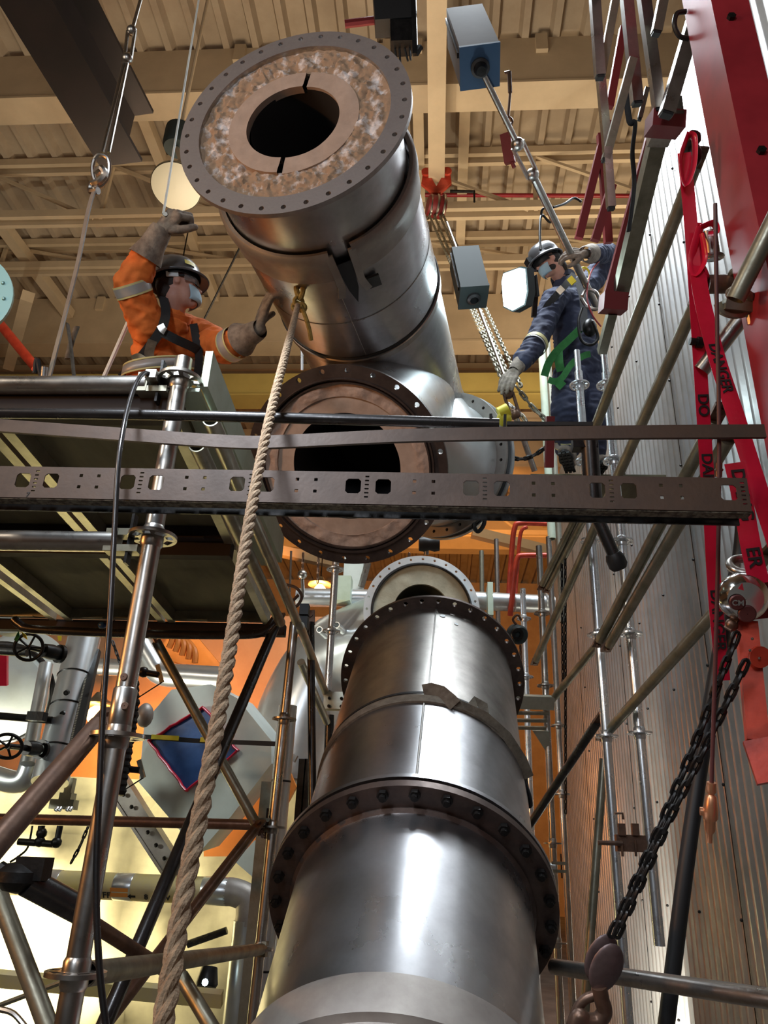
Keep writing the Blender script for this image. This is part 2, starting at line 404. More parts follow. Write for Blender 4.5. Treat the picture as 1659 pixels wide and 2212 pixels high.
beam_box('roof_beam', 'farther tan roof beam beyond the yellow girder', 17.7, 10.9, 12.0, -14, 9, .46)
beam_box('roof_beam', 'farthest tan roof beam glowing orange near the back wall', 23.5, 10.9, 12.0, -14, 9, .46)
def truss(label, Y, zt, zb, x0, x1, step, ph):
    t = thing('roof_truss', label, 'truss', ((x0+x1)/2, Y, zb), 'open web trusses under the roof deck')
    for nm, z in (('top_chord', zt), ('bottom_chord', zb)):
        b = MB(); b.box(((x0+x1)/2, Y-.09, z), (x1-x0, .07, .14)); b.box(((x0+x1)/2, Y+.09, z), (x1-x0, .07, .14)); b.build(nm, m_beam, t)
    n = int((x1-x0)/step)
    for k in range(n):
        a = x0+ph+k*step
        b = MB(); b.bar((a, Y, zt), (a+step*.95, Y, zb), .05, .05); b.build('diagonal', m_beam, t)
        b = MB(); b.bar((a, Y, zt), (a, Y, zb), .06, .06); b.build('strut', m_beam, t)
truss('open web roof truss just past the nearest roof beam', 8.95, 11.9, 10.75, -14, 9, 2.3, 1.6)
truss('open web roof truss between the nearest truss and the beam behind the workers', 10.75, 11.9, 11.35, -14, 9, 2.6, .5)
truss('open web roof truss above the yellow girder', 14.8, 11.9, 10.6, -14, 9, 2.6, .4)
truss('open web roof truss in the orange lit far bay', 20.5, 11.8, 10.2, -14, 9, 2.0, .4)
b = MB(); b.tube(atY(870, 421, 9.6), atY(1640, 424, 9.6), .035, 10)
one('sprinkler_pipe', b, m_red, 'thin red pipe running across under the roof trusses', 'pipe')
# yellow crane girder
b = MB(); b.box((-2, 13.7, 10.62), (22, .4, .55)); b.box((-2, 13.7, 10.33), (22, .55, .04))
one('crane_girder', b, m_crane_y, 'yellow crane girder crossing low behind both workers', 'crane')
# small roof purlins that run away from the viewer
for q, (px, lab) in enumerate(((905, 'tan purlin just left of the monorail beam'), (1002, 'tan purlin just right of the monorail beam'), (330, 'tan purlin above the high bay lamp'))):
    a = atZ(px, 300, 11.85); b = MB(); b.box((a.x, 9.6, 11.85), (.16, 5.2, .2)); one('roof_purlin', b, m_beam, lab, 'roof purlin')
# left knee braces
for a, c, lab in (((0, 480), (150, 680), 'long tan diagonal brace at the far left under the roof'), ((60, 640), (20, 790), 'short tan post at the left edge below the roof braces')):
    b = MB(); b.bar(atY(*a, 10), atY(*c, 12.3), .2, .2); one('roof_brace', b, m_beam, lab, 'roof brace')
# red pipe at left edge
b = MB(); b.tube(atY(0, 700, 7.0), atY(78, 795, 7.0), .055, 12); one('red_pipe', b, m_redhoist, 'short red pipe slanting behind the rail at the left edge', 'pipe')
# teal flange edge at left
b = MB(); c = at(-75, 640, 3.3); b.lathe([(.10, 0), (.165*1.1, 0), (.182*1.1, .012), (.182*1.1, .03), (.10, .03)], c, (.25, -1, -.2), 40, True, True)
for k in range(14):
    a = 2*PI*k/14; x, y, z = frame((.25, -1, -.2)); b.ball(c+(x*math.cos(a)+y*math.sin(a))*.165+z*.03, .009, 8)
one('round_cover', b, m_teal, 'pale teal bolted round cover cut off by the left picture edge', 'cover')
# dark monorail overhead left
t = thing('monorail_beam', 'dark brown steel beam slanting down from the top left corner', 'steel beam', atZ(150, 180, 6.3))
pa = atZ(20, -60, 6.3); pb = atZ(262, 352, 6.3)
b = MB(); b.bar(pa, pb, .34, .03, (0, 0, 1)); b.build('bottom_flange', m_darkbeam, t)
b = MB(); b.bar(pa+V((0, 0, .26)), pb+V((0, 0, .26)), .03, .5, (0, 0, 1)); b.build('web', m_darkbeam, t)
b = MB(); b.bar(pa+V((0, 0, .52)), pb+V((0, 0, .52)), .34, .03, (0, 0, 1)); b.build('top_flange', m_darkbeam, t)
# tan monorail with red trolley and chain hoist
t = thing('monorail_beam', 'tan beam coming straight toward the viewer and ending at the red trolley', 'steel beam', atZ(942, 200, 10.7))
pa = atZ(944, -80, 10.7); pb = atZ(943, 392, 10.7)
b = MB(); b.bar(pa, pb, .235, .03, (0, 0, 1)); b.build('bottom_flange', m_beam, t)
b = MB(); b.bar(pa+V((0, 0, .2)), pb+V((0, 0, .2)), .02, .4, (0, 0, 1)); b.build('web', m_beam, t)
b = MB(); b.bar(pa+V((0, 0, .4)), pb+V((0, 0, .4)), .235, .03, (0, 0, 1)); b.build('top_flange', m_beam, t)
e = pb
t = thing('chain_hoist', 'red trolley and chain hoist hanging at the end of the tan monorail', 'hoist', e-V((0, 0, .7)))
b = MB()
for s in (-1, 1):
    b.prism([e+V((s*.13, -.08, .12)), e+V((s*.20, -.08, .10)), e+V((s*.22, -.08, -.12)), e+V((s*.06, -.08, -.30)), e+V((0, -.08, -.30)), e+V((0, -.08, -.18))], (0, .05, 0))
    b.lathe([(.001, 0), (.07, 0), (.07, .04), (.001, .04)], e+V((s*.15, -.14, .06)), (0, 1, 0), 16)
b.build('trolley', m_redhoist, t)
b = MB(); b.lathe([(.001, -.13), (.13, -.13), (.16, -.08), (.16, .08), (.13, .13), (.001, .13)], e+V((0, 0, -.5)), (1, .3, 0), 24); b.build('hoist_body', m_redplate, t)
b = MB()
for k in (-.09, .0, .09): b.torus(e+V((k, 0, -.5)), (1, .3, 0), .165, .018, 24, 6)
b.build('rib', m_galv, t)
b = MB(); b.tube(e+V((.2, 0, -.2)), e+V((.55, 0, -.22)), .022, 8); b.tube(e+V((.55, 0, -.2)), e+V((.55, 0, -.42)), .015, 8); b.build('hand_wheel_arm', m_blackiron, t)

# ------------------------------------------------------------ chains
def chain_mb(pts, r, pitch, wd):
    b = MB(); P = resample(pts, pitch)
    for i in range(len(P)-1):
        c = (P[i]+P[i+1])/2; tdir = (P[i+1]-P[i]).normalized(); x, y, z = frame(tdir)
        a = PI/4+(i % 2)*PI/2; s = x*math.cos(a)+y*math.sin(a); loop = []
        hl = pitch*.5+r*.9; hw = wd/2-r
        for k in range(10):
            q = 2*PI*k/10; cx = math.cos(q); sx = math.sin(q)
            loop.append(c + z*((hl-hw)*(1 if sx > 0.01 else -1 if sx < -.01 else 0)+hw*sx) + s*(hw*cx))
        nrm = z.cross(s); vs = []; fs = []; n = 10; rs = 6
        for k in range(n):
            tg = (loop[(k+1) % n]-loop[k-1]).normalized(); o2 = tg.cross(nrm)
            for j in range(rs):
                q = 2*PI*j/rs; vs.append(loop[k]+(o2*math.cos(q)+nrm*math.sin(q))*r)
        for k in range(n):
            for j in range(rs): fs.append((k*rs+j, k*rs+(j+1) % rs, ((k+1) % n)*rs+(j+1) % rs, ((k+1) % n)*rs+j))
        b.add(vs, fs, True)
    return b
def chain(pts, r, pitch, wd, m, label, cat='chain', group=None):
    return one('chain', chain_mb(pts, r, pitch, wd), m, label, cat, group)
h0 = e+V((0, 0, -.65))
gch = 'hoist chains hanging behind the spool'
ends = [((1094, 842), -.10, 'leftmost hoist chain dropping from the red trolley to the slings'), ((1098, 838), -.03, 'hoist chain second from the left under the red trolley'),
        ((1108, 835), .05, 'hoist chain third from the left under the red trolley'), ((1128, 840), .10, 'rightmost hoist chain dropping from the red trolley')]
for (px, dx, lab) in ends:
    chain([h0+V((dx, 0, 0)), at(px[0], px[1], 5.4)], .0075, .055, .036, m_olive, lab, 'chain', gch)
b = MB(); b.tube(at(965, 480, 7.2), at(1100, 840, 5.45), .012, 8); one('steel_rod', b, m_galv, 'thin straight rod among the hoist chains', 'rod')
chain([at(1115, 835, 5.4), at(1150, 880, 5.4), at(1192, 918, 5.3)], .009, .055, .04, m_olive, 'slack chain running right from the sling hook behind the rail')
chain(cr([at(1090, 984, 5.0), at(1125, 992, 5.0), at(1160, 980, 5.0), at(1195, 950, 5.0)], 8), .008, .045, .034, m_blackiron, 'sagging chain between the end flange and the worker\'s boot')
chain([at(1098, 872, 5.3), at(1130, 900, 5.2), at(1144, 925, 5.2)], .008, .05, .036, m_galv, 'short sling chain beside the turnbuckle in front of the yellow girder')
# turnbuckle with rod under the hook
t = thing('turnbuckle', 'rusty turnbuckle with a galvanised rod beyond the end flange', 'turnbuckle', at(1110, 880, 5.2))
b = MB(); a = at(1098, 850, 5.2); c = at(1112, 895, 5.2); s = (c-a).cross(FW).normalized()*.03
b.tube(a+s, c+s, .012, 8); b.tube(a-s, c-s, .012, 8); b.ball(a, .04, 10); b.ball(c, .04, 10); b.build('frame', m_rusttube, t)
b = MB(); b.tube(c, at(1155, 1018, 5.2), .02, 12); b.build('rod', m_galv, t)
b = MB(); b.tube(at(1078, 895, 4.9), at(1098, 885, 4.9), .045, 14); b.ball(at(1089, 905, 4.9), .05, 12); tg = one('yellow_clamp', b, m_yellow, 'small yellow lifting clamp above the end flange', 'clamp')

# ------------------------------------------------------------ hanging boxes, rods, lamps
def spring_box(name, label, c, axis, side, L, wd, ht, mm, mend):
    t = thing(name, label, 'spring box', c)
    z = V(axis).normalized(); x = (V(side)-z*V(side).dot(z)).normalized(); y = z.cross(x)
    b = MB(); b.box(c, (wd, ht, L), (x, y, z)); b.build('casing', mm, t)
    b = MB(); b.box(c+z*(L/2+.012), (wd*1.03, ht*1.03, .024), (x, y, z)); b.build('end_plate', mend, t)
    b = MB(); b.lathe([(.001, 0), (wd*.24, 0), (wd*.24, .02), (wd*.15, .03)], c+z*(L/2+.025), z, 24); b.build('port', m_black, t)
    b = MB(); b.bar(c-x*wd*.51-z*L*.45+y*ht*.25, c-x*wd*.51+z*L*.45+y*ht*.25, .02, .03); b.build('seam_strip', m_blackiron, t)
    return t, z
ca = at(1005, 60, 5.2); cb2 = at(1034, 138, 4.75)
ax = (cb2-ca).normalized()
t, z = spring_box('spring_hanger', 'grey box with blue bottom plate holding the long slanted rod', (ca+cb2)/2, ax, RT+UP*.15, (cb2-ca).length*1.1, .24, .24, m_boxgrey, m_blue)
r0 = cb2+z*.05; r1 = at(1290, 665, 5.75)
t = thing('tie_rod', 'long galvanised rod with turnbuckle slanting down to the navy worker', 'rod', r1)
def onrod(f): return r0.lerp(r1, f)
b = MB(); b.tube(r0, onrod(.29), .019, 12); b.tube(onrod(.40), onrod(1.0), .026, 14); b.build('rod', m_galv, t)
s = (r1-r0).cross(FW).normalized()*.04
b = MB(); b.tube(onrod(.28)+s, onrod(.40)+s*.9, .014, 8); b.tube(onrod(.28)-s, onrod(.40)-s*.9, .014, 8); b.ball(onrod(.28), .045, 12); b.ball(onrod(.40), .045, 12); b.build('turnbuckle', m_galv, t)
b = MB(); b.lathe([(.001, -.05), (.03, -.05), (.045, 0), (.03, .05), (.001, .05)], r0+z*.03, z, 16); b.build('end_clevis', m_blackiron, t)
t, z = spring_box('spring_hanger', 'dark grey-green box hanging behind the chains left of the work lamp', at(1012, 596, 5.6), at(1025, 650, 5.6)-at(1000, 545, 5.9), RT, .42, .2, .2, m_boxgreen, m_boxgreen)
b = MB(); b.bar(at(1092, 290, 5.6), at(1102, 352, 5.6), .075, .05); b.tube(at(1106, 350, 5.6), at(1111, 362, 5.6), .015, 8)
t = one('hanging_tag_plate', b, m_redplate, 'dark red plate beside the turnbuckle of the long rod', 'plate')
b = MB(); b.tube(at(1100, 155, 5.7), at(1102, 200, 5.7), .016, 8); b.tube(at(1102, 200, 5.7), at(1098, 250, 5.7), .01, 8); b.tube(at(1090, 158, 5.7), at(1101, 155, 5.7), .012, 8)
b.torus(at(1098, 262, 5.7), FW, .03, .01, 12, 6); b.torus(at(1101, 280, 5.7), RT, .03, .01, 12, 6)
one('hook_rod', b, m_rusttube, 'small rusty rod with shackle above the red plate', 'rod')
# black crane block top centre
t = thing('crane_block', 'black crane trolley block hanging at the top edge beside the tan monorail', 'crane block', at(865, 90, 5.6))
b = MB(); b.bar(at(848, -40, 5.6), at(855, 60, 5.6), .22, .3, UP); b.build('housing', m_black, t)
b = MB(); b.bar(at(866, 60, 5.6), at(868, 105, 5.6), .20, .16, RT); b.build('sheave_box', m_blackiron, t)
b = MB(); b.bar(at(893, -20, 5.5), at(897, 118, 5.5), .035, .04); b.bar(at(897, 118, 5.5), at(908, 100, 5.5), .03, .04); b.build('guide_arm', m_blackiron, t)
b = MB(); 
for px in (852, 862, 872, 884): b.tube(at(px, 95, 5.6), at(px+random.randint(2, 14), 128+random.randint(0, 20), 5.6), .008, 6)
b.build('loose_cable', m_black, t)
b = MB(); b.tube(at(745, 52, 5.7), at(808, 44, 5.7), .03, 8); b.build('arm', m_redplate, t)
# high bay lamp
lc = at(380, 404, 7.4)
t = thing('high_bay_lamp', 'round milky high bay lamp hanging above the orange worker', 'lamp', lc)
nrm = V((.05, -.35, -1)).normalized()
b = MB(); b.lathe([(.001, .03), (.12, .025), (.20, .01), (.235, 0)], lc, nrm, 40); b.build('lens', m_plastic_white, t)
b = MB(); b.lathe([(.24, 0), (.245, -.02), (.20, -.12), (.12, -.24), (.10, -.42), (.001, -.43)], lc, nrm, 40); b.build('reflector', m_alu, t)
tp = lc+V((-.25, .35, .95))
b = MB(); b.tube(lc-nrm*.4, tp, .025, 10); b.build('stem', m_beam, t)
b = MB(); b.lathe([(.001, -.02), (.13, -.02), (.15, .03), (.15, .25), (.001, .25)], tp, (0, 0, 1), 24); b.build('junction_housing', m_boxgreen, t)
b = MB(); b.tube(tp+V((0, 0, .2)), (tp.x, tp.y, 12.0), .02, 8); b.build('conduit', m_beam, t)
# work lamp
wc = at(1112, 626, 4.9)
t = thing('work_lamp', 'glaring white work lamp on a black arm left of the navy worker', 'lamp', wc)
wn = (-FW*.75 - RT*.65 - UP*.15).normalized(); wx, wy, wz = frame(wn, UP)
b = MB(); b.prism([wc+wx*a*.085+wy*c*.125 for a, c in ((-1, -.7), (-.3, -1), (.7, -.8), (1, -.2), (1, .9), (.6, 1), (-.8, .9), (-1, .5))], wn*.01); b.build('lit_face', m_work, t)
b = MB(); b.prism([wc-wn*.002+wx*a*.095+wy*c*.135 for a, c in ((-1, -.7), (-.3, -1), (.7, -.8), (1, -.2), (1, .9), (.6, 1), (-.8, .9), (-1, .5))], -wn*.09); b.build('housing', m_boxgreen, t)
b = MB(); b.path([wc-wn*.09, at(1142, 606, 5.0), at(1155, 596, 5.0), at(1160, 640, 5.0)], .018, 8); b.build('bracket', m_black, t)
b = MB(); b.bar(at(1158, 625, 5.05), at(1153, 685, 5.05), .03, .03); b.build('clamp', m_blackiron, t)
pl = point('work_lamp_light', wc+wn*.09, 16, (.75, .95, 1.0), .07)
# sodium lamps at the back
for c, pw, lab in ((at(691, 1276, 15), 520, 'glowing orange sodium lamp far behind the pipe joint'), (atY(208, 1545, 9.6), 110, 'glowing orange sodium lamp behind the silver sight glass vessel')):
    t = thing('sodium_lamp', lab, 'lamp', c)
    b = MB(); b.ball(c, .12, 16); b.build('bulb', m_sodium, t)
    b = MB(); b.tube(c+V((0, 0, .27)), (c.x, c.y, 12.0), .012, 6); b.build('hanger_rod', m_blackiron, t)
    b = MB(); b.lathe([(.05, .16), (.08, .13), (.24, .11), (.25, .13), (.10, .2), (.05, .28), (.001, .28)], c, (0, 0, 1), 24); b.build('shade', m_alu, t)
    spot('sodium_light', c-V((0, .30, .1)), c+V((0, 6, .5)), pw, (1.0, .36, .07), 165, .12)
spot('sodium_light_far', (-1.0, 16, 7.0), (0.5, 27, 9.5), 2600, (1.0, .42, .09), 120, .2)
spot('sodium_light_mid', (-3.4, 8.6, 2.4), (-2.6, 10.6, 2.2), 420, (1.0, .32, .05), 150, .1)

# ============================================================ THE SPOOLS
def flange_plate(c, n, ro, ri, th, nb, rb, rh, m, parent, name='flange', ph=0.0):
    x, y, z = frame(n)      # face at c looking along n, thickness behind it
    holes = [[(rb*math.cos(a)+rh*math.cos(t), rb*math.sin(a)+rh*math.sin(t)) for t in [2*PI*k/10 for k in range(10)]] for a in [ph+2*PI*i/nb for i in range(nb)]]
    mb = plate(circ2(0, 0, ro, 96), holes+[circ2(0, 0, ri, 72)], x, y, c-z*th, th)
    return mb.build(name, m, parent)
def lumpy_ring(c, n, ri, ro, h, amp, sc, m, parent, name, nr=14, ns=150, seed=0, depth=.06, a0=0, a1=2*PI):
    x, y, z = frame(n); vs = []; fs = []; full = a1-a0 > 2*PI-.01; N = ns if full else ns+1
    for j in range(nr+1):
        f = j/nr; r = ri+(ro-ri)*f
        for i in range(N):
            a = a0+(a1-a0)*i/ns; p = c+(x*math.cos(a)+y*math.sin(a))*r
            q = V((r*math.cos(a), r*math.sin(a), seed))*sc
            d = amp*(noise.noise(q)+.6*noise.noise(q*2.3)+.35*noise.noise(q*5))*min(1, 4*f*(1-f)+.35)
            vs.append(p+z*(h+d))
    base = len(vs)
    for rr in (ri, ro):
        for i in range(N):
            a = a0+(a1-a0)*i/ns; vs.append(c+(x*math.cos(a)+y*math.sin(a))*rr-z*depth)
    for j in range(nr):
        for i in range(ns): i2 = (i+1) % N; fs.append((j*N+i, j*N+i2, (j+1)*N+i2, (j+1)*N+i))
    for i in range(ns):
        i2 = (i+1) % N
        fs.append((base+i, base+i2, i2, i)); fs.append((nr*N+i, nr*N+i2, base+N+i2, base+N+i))
    mb = MB(); mb.add(vs, fs, True); return mb.build(name, m, parent)

C1 = V((-.604, 2.101, 4.254)); n1 = V((-.149, -.988, -.039)).normalized()
MA = ray(1185, 1700).normalized()                   # run of the hanging spool
def ma(L): return C1+V((-.0, 0, 0))+MA*L
sp = thing('pipe_spool', 'big stainless pipe spool with open flanged ends hanging in the middle, insulation showing', 'pipe spool', C1)
flange_plate(C1, n1, .48, .398, .022, 32, .452, .0105, m_flange, sp, 'flange')
lumpy_ring(C1, n1, .262, .398, -.020, .017, 21, m_wool, sp, 'insulation_packing', 26, 300, 1.3, .03)
b = MB(); b.lathe([(.405, -.0), (.398, -.006), (.396, -.05)], C1, n1, 96); b.build('packing_rim', m_galv, sp)
# split inner ring: two halves slightly offset
x, y, z = frame(n1)
lumpy_ring(C1, n1, .188, .268, -.016, .004, 8, m_refr, sp, 'bore_ring', 5, 90, 4.0, .03, math.radians(-96), math.radians(78))
lumpy_ring(C1+x*-.008+y*-.006, n1, .188, .263, -.006, .004, 8, m_refr, sp, 'bore_ring', 5, 90, 7.0, .04, math.radians(80), math.radians(262))
b = MB(); b.lathe([(.187, .03), (.187, .75)], C1, -n1, 64); b.lathe([(.001, .75), (.19, .75)], C1, -n1, 32); b.build('bore', m_hole, sp)
# neck
b = MB(); b.lathe([(.405, 0), (.405, .05), (.41, .44)], C1-n1*.02, MA, 96); b.build('neck', m_stain, sp)
b = MB(); b.path([C1+MA*h+(-UP*.92+RT*.10).normalized()*.408-FW*.02 for h in (.05, .2, .36)], .006, 6); b.build('neck_seam', m_stain2, sp)
# collar with flared lip and split at the bottom
ga = None
x, y, z = frame(MA); dn = -V((0, 0, 1)); ang = math.atan2(dn.dot(y), dn.dot(x)); g = math.radians(6.5)
view = (CAM-ma(.4)); vy = math.atan2(view.dot(y), view.dot(x)); gc = vy+math.radians(2)
b = MB(); b.lathe([(.418, .30), (.434, .295), (.447, .31), (.449, .36), (.440, .40), (.440, .47), (.432, .47)], C1, MA, 90, True, False, gc+g, gc+2*PI-g)
b.build('collar', m_collar, sp)
for s in (-1, 1):
    a = gc+s*g; d = x*math.cos(a)+y*math.sin(a); sd = (y*math.cos(a)-x*math.sin(a))*s
    b = MB(); b.strip([C1+MA*.31+d*.44, C1+MA*.40+d*.452+sd*-.004, C1+MA*.50+d*.455+sd*-.006, C1+MA*.58+d*.45+sd*.012], .032, d, .012)
    b.build('collar_tab', m_collar, sp)
b = MB()
b.lathe([(.425, .43), (.428, .44), (.430, 1.10)], C1, MA, 110); b.build('run_body', m_stain, sp)
b = MB()
for h in (.80,): b.lathe([(.4305, h-.003), (.4325, h), (.4305, h+.003)], C1, MA, 110)
a = gc+math.radians(9); d = x*math.cos(a)+y*math.sin(a); b.path([C1+MA*h+d*.430 for h in (.46, .7, .9, 1.1)], .0025, 6)
b.build('weld_seam', m_galv, sp)
b = MB(); b.torus(ma(1.115), MA, .428, .010, 110, 8); b.build('joint_gasket', m_black, sp)
b = MB(); b.lathe([(.43, 1.125), (.44, 1.13), (.44, 1.17), (.43, 1.18)], C1, MA, 110); b.build('joint_band', m_stain2, sp)
b = MB(); b.lathe([(.425, 1.15), (.425, 2.62)], C1, MA, 110); b.build('far_run', m_stain, sp)
# black patch on the closed body, dark of the rope slot put into colour
gd = x*math.cos(gc)+y*math.sin(gc); gs = (y*math.cos(gc)-x*math.sin(gc))
b = MB(); b.prism([C1+MA*.38+gd*.4335+gs*.036, C1+MA*.38+gd*.4335-gs*.036, C1+MA*.56+gd*.4335-gs*.022, C1+MA*.66+gd*.4335+gs*.004, C1+MA*.56+gd*.4335+gs*.024], gd*.004)
b.build('dark_seam_patch', m_black, sp)
ex = -1 if gs.dot(RT) < 0 else 1
b = MB(); q = C1+MA*.56+gd*.436+gs*ex*.095; b.box(q, (.055, .07, .012), (gs, MA, gd)); b.build('rubber_pad', m_black, sp)
# lateral branch to the near flange
B0 = V((-.45, 3.167, 3.25)); nb_ = V((-.122, -.731, -.671)).normalized()
J = ma(2.30); dB = (J-B0).normalized()
flange_plate(B0, nb_, .48, .418, .024, 24, .455, .0125, m_rustfl, sp, 'flange', .1)
b = MB(); b.lathe([(.425, -.01), (.42, .012), (.412, .012), (.408, -.004), (.402, .006), (.395, .006), (.393, -.05)], B0, nb_, 96); b.build('flange_lip', m_rustfl, sp)
lumpy_ring(B0, nb_, .335, .394, -.010, .012, 10, m_refr2, sp, 'insulation_packing', 8, 220, 2.2, .05)
lumpy_ring(B0, nb_, .258, .337, -.020, .004, 8, m_refr, sp, 'bore_ring', 5, 160, 9.2, .03)
b = MB(); b.lathe([(.257, .04), (.257, .8)], B0, -nb_, 64); b.lathe([(.001, .8), (.26, .8)], B0, -nb_, 32); b.build('bore', m_hole, sp)
b = MB(); b.lathe([(.418, .0), (.405, .06), (.400, (J-B0).length)], B0, dB, 96); b.build('branch', m_stain, sp)
# closing end flange
E0 = at(950, 1000, 5.15); nE = (FW*.74+RT*.62-UP*.2).normalized()
b = MB(); b.lathe([(.425, -.02), (.437, 0), (.437, .05), (.425, .07)], ma(2.62), MA, 90); b.build('joint_band', m_stain2, sp)
b = MB(); b.path(cr([ma(2.60), ma(2.75), E0-nE*.16, E0-nE*.0], 6), .42, 64); b.build('end_stub', m_palevessel, sp)
flange_plate(E0+nE*.02, -nE, .50, .38, .02, 28, .462, .011, m_collar, sp, 'flange')
b = MB(); b.lathe([(.495, .03), (.495, .085), (.36, .085)], E0, nE, 90); b.build('gasket_ring', m_black, sp)
b = MB(); b.lathe([(.49, .085), (.505, .085), (.505, .115), (.36, .115)], E0, nE, 90); b.build('end_cover', m_palevessel, sp)
b = MB(); q = at(1032, 1105, 4.95); pts = cr([q, at(1024, 1135, 4.93), at(1033, 1148, 4.93), at(1046, 1130, 4.93), at(1044, 1100, 4.95)], 6); b.path(pts, .014, 8); b.path([at(1038, 1100, 4.95), at(1037, 1120, 4.94)], .03, 8)
b.build('lifting_lug', m_black, sp)

# the tie rope on the spool and the tag line
K = C1+MA*.62+gd*.455
kx = at(645, 655, (K-CAM).dot(FW)-.02)
t = thing('knotted_lashing', 'yellowish knotted rope lashing tied to the slot under the spool', 'rope', kx)
dK = (kx-CAM).dot(FW)
b = MB(); b.path(cr([at(650, 590, dK+.03), at(640, 620, dK-.01), at(648, 645, dK-.03), at(655, 620, dK-.02), at(648, 585, dK+.03)], 6), .012, 8); b.build('loop', m_strap, t)
b = MB()
for (px, py, rr) in ((645, 652, .020), (640, 662, .017), (652, 664, .016)): b.torus(at(px, py, dK-.03), (FW+RT*random.uniform(-.5, .5)), rr, .009, 14, 8)
b.build('knot', m_strap, t)
mr_y = mat('yellow_brown_rope', (.42, .30, .08), .9, 0, (.25, .17, .05), 60, bump=.8, bscale=240)
b = MB(); b.path(cr([at(650, 660, dK-.03), at(660, 685, dK-.04), at(668, 712, dK-.02), at(672, 735, dK)], 5), .010, 8); o = b.build('loose_end', mr_y, t)
for ch in t.children: ch.data.materials[0] = mr_y
def laid_rope(pts, r, label, m, strands=3, pitch=.085):
    P = resample(cr(pts, 14), .010); n = len(P); b = MB()
    x = None; fr = []
    for i, p in enumerate(P):
        tg = (P[min(i+1, n-1)]-P[max(i-1, 0)]).normalized()
        if x is None: x, y, _ = frame(tg)
        else: x = (x-tg*x.dot(tg)).normalized(); y = tg.cross(x)
        fr.append((p, x.copy(), y.copy()))
    for s in range(strands):
        pp = []
        for i, (p, x, y) in enumerate(fr):
            a = 2*PI*(s/strands + i*.010/pitch); pp.append(p+(x*math.cos(a)+y*math.sin(a))*r*.5)
        b.path(pp, r*.58, 8)
    return one('rope', b, m, label, 'rope')
rope_pts = [((643, 660), dK-.05), ((618, 760), 2.30), ((590, 870), 1.93), ((560, 1010), 1.68), ((530, 1180), 1.46), ((497, 1400), 1.24), ((452, 1660), 1.05), ((398, 1930), .915), ((352, 2212), .80), ((310, 2420), .74)]
ro = laid_rope([at(*p, d) for p, d in rope_pts], .0118, 'thick twisted manila rope running from the spool down past the viewer', m_rope)

# lower pipe ------------------------------------------------
aL = V((.028, .763, .646)).normalized(); FL = V((-.087, 2.914, 1.459))
def la(L): return FL+aL*L
lp = thing('pipe_column', 'upright leaning stainless pipe with bolted flange below the hanging spool', 'pipe', la(-1.9))
top = 1.57
flange_plate(la(top), aL, .487, .40, .022, 34, .462, .0125, m_rustfl, lp, 'flange')
b = MB(); b.lathe([(.40, .0), (.40, -.6)], la(top), aL, 90); b.build('inner_liner', m_hole, lp)
b = MB(); b.lathe([(.425, .62), (.422, top-.02)], FL, aL, 120); b.build('upper_shell', m_stain2, lp)
b = MB(); b.lathe([(.428, .03), (.428, .62)], FL, aL, 120); b.build('middle_shell', m_stain, lp)
xx, yy, zz = frame(aL); vw = (CAM-la(.8)); va = math.atan2(vw.dot(yy), vw.dot(xx)); sgn = 1 if (yy*math.cos(va)-xx*math.sin(va)).dot(RT) > 0 else -1
def ls(L, deg, r=.43):
    a = va+sgn*math.radians(deg); return la(L)+(xx*math.cos(a)+yy*math.sin(a))*r
b = MB(); b.path([ls(h, -1.5, .424) for h in (.62, .9, 1.2, 1.54)], .0035, 6); b.path([ls(h, -3, .429) for h in (.03, .3, .62)], .0045, 6)
b.build('weld_seam', m_galv, lp)
b = MB()
for (L, dg, rr) in ((1.46, 3.5, .014), (1.40, 13, .011)): 
    a = va+sgn*math.radians(dg); dd = xx*math.cos(a)+yy*math.sin(a); b.lathe([(.001, .002), (rr, .002), (rr, -.001)], la(L)+dd*.424, dd, 16)
b.build('mark', m_white, lp)
flange_plate(la(.035), aL, .487, .43, .018, 28, .459, .012, m_stain, lp, 'flange', .05)
fo = flange_plate(la(.0), aL, .487, .405, .03, 28, .459, .012, m_rustfl, lp, 'flange', .05)
fx, fy, fz = frame(aL)
for i in range(28):
    a = .05+2*PI*i/28; q = la(-.03)+(fx*math.cos(a)+fy*math.sin(a))*.459
    b = MB(); b.lathe([(.001, -.028), (.012, -.028), (.012, 0)], q, aL, 8, False); b.lathe([(.001, -.016), (.0195, -.016), (.0195, 0)], q, aL, 6, False)
    b.build('bolt', m_blackiron, lp)
b = MB(); b.lathe([(.408, -.03), (.412, -.04), (.400, -.05)], FL, aL, 120); b.build('weld_bead', m_rustfl, lp)
b = MB(); b.lathe([(.40, -.03), (.40, -2.0)], FL, aL, 120); b.build('lower_shell', m_stain, lp)
b = MB(); b.lathe([(.40, -.66), (.425, -.67), (.428, -.71), (.428, -.78), (.41, -.79), (.41, -.82), (.43, -.83), (.43, -.93), (.40, -.94)], FL, aL, 110); b.build('lower_band', m_collar, lp)
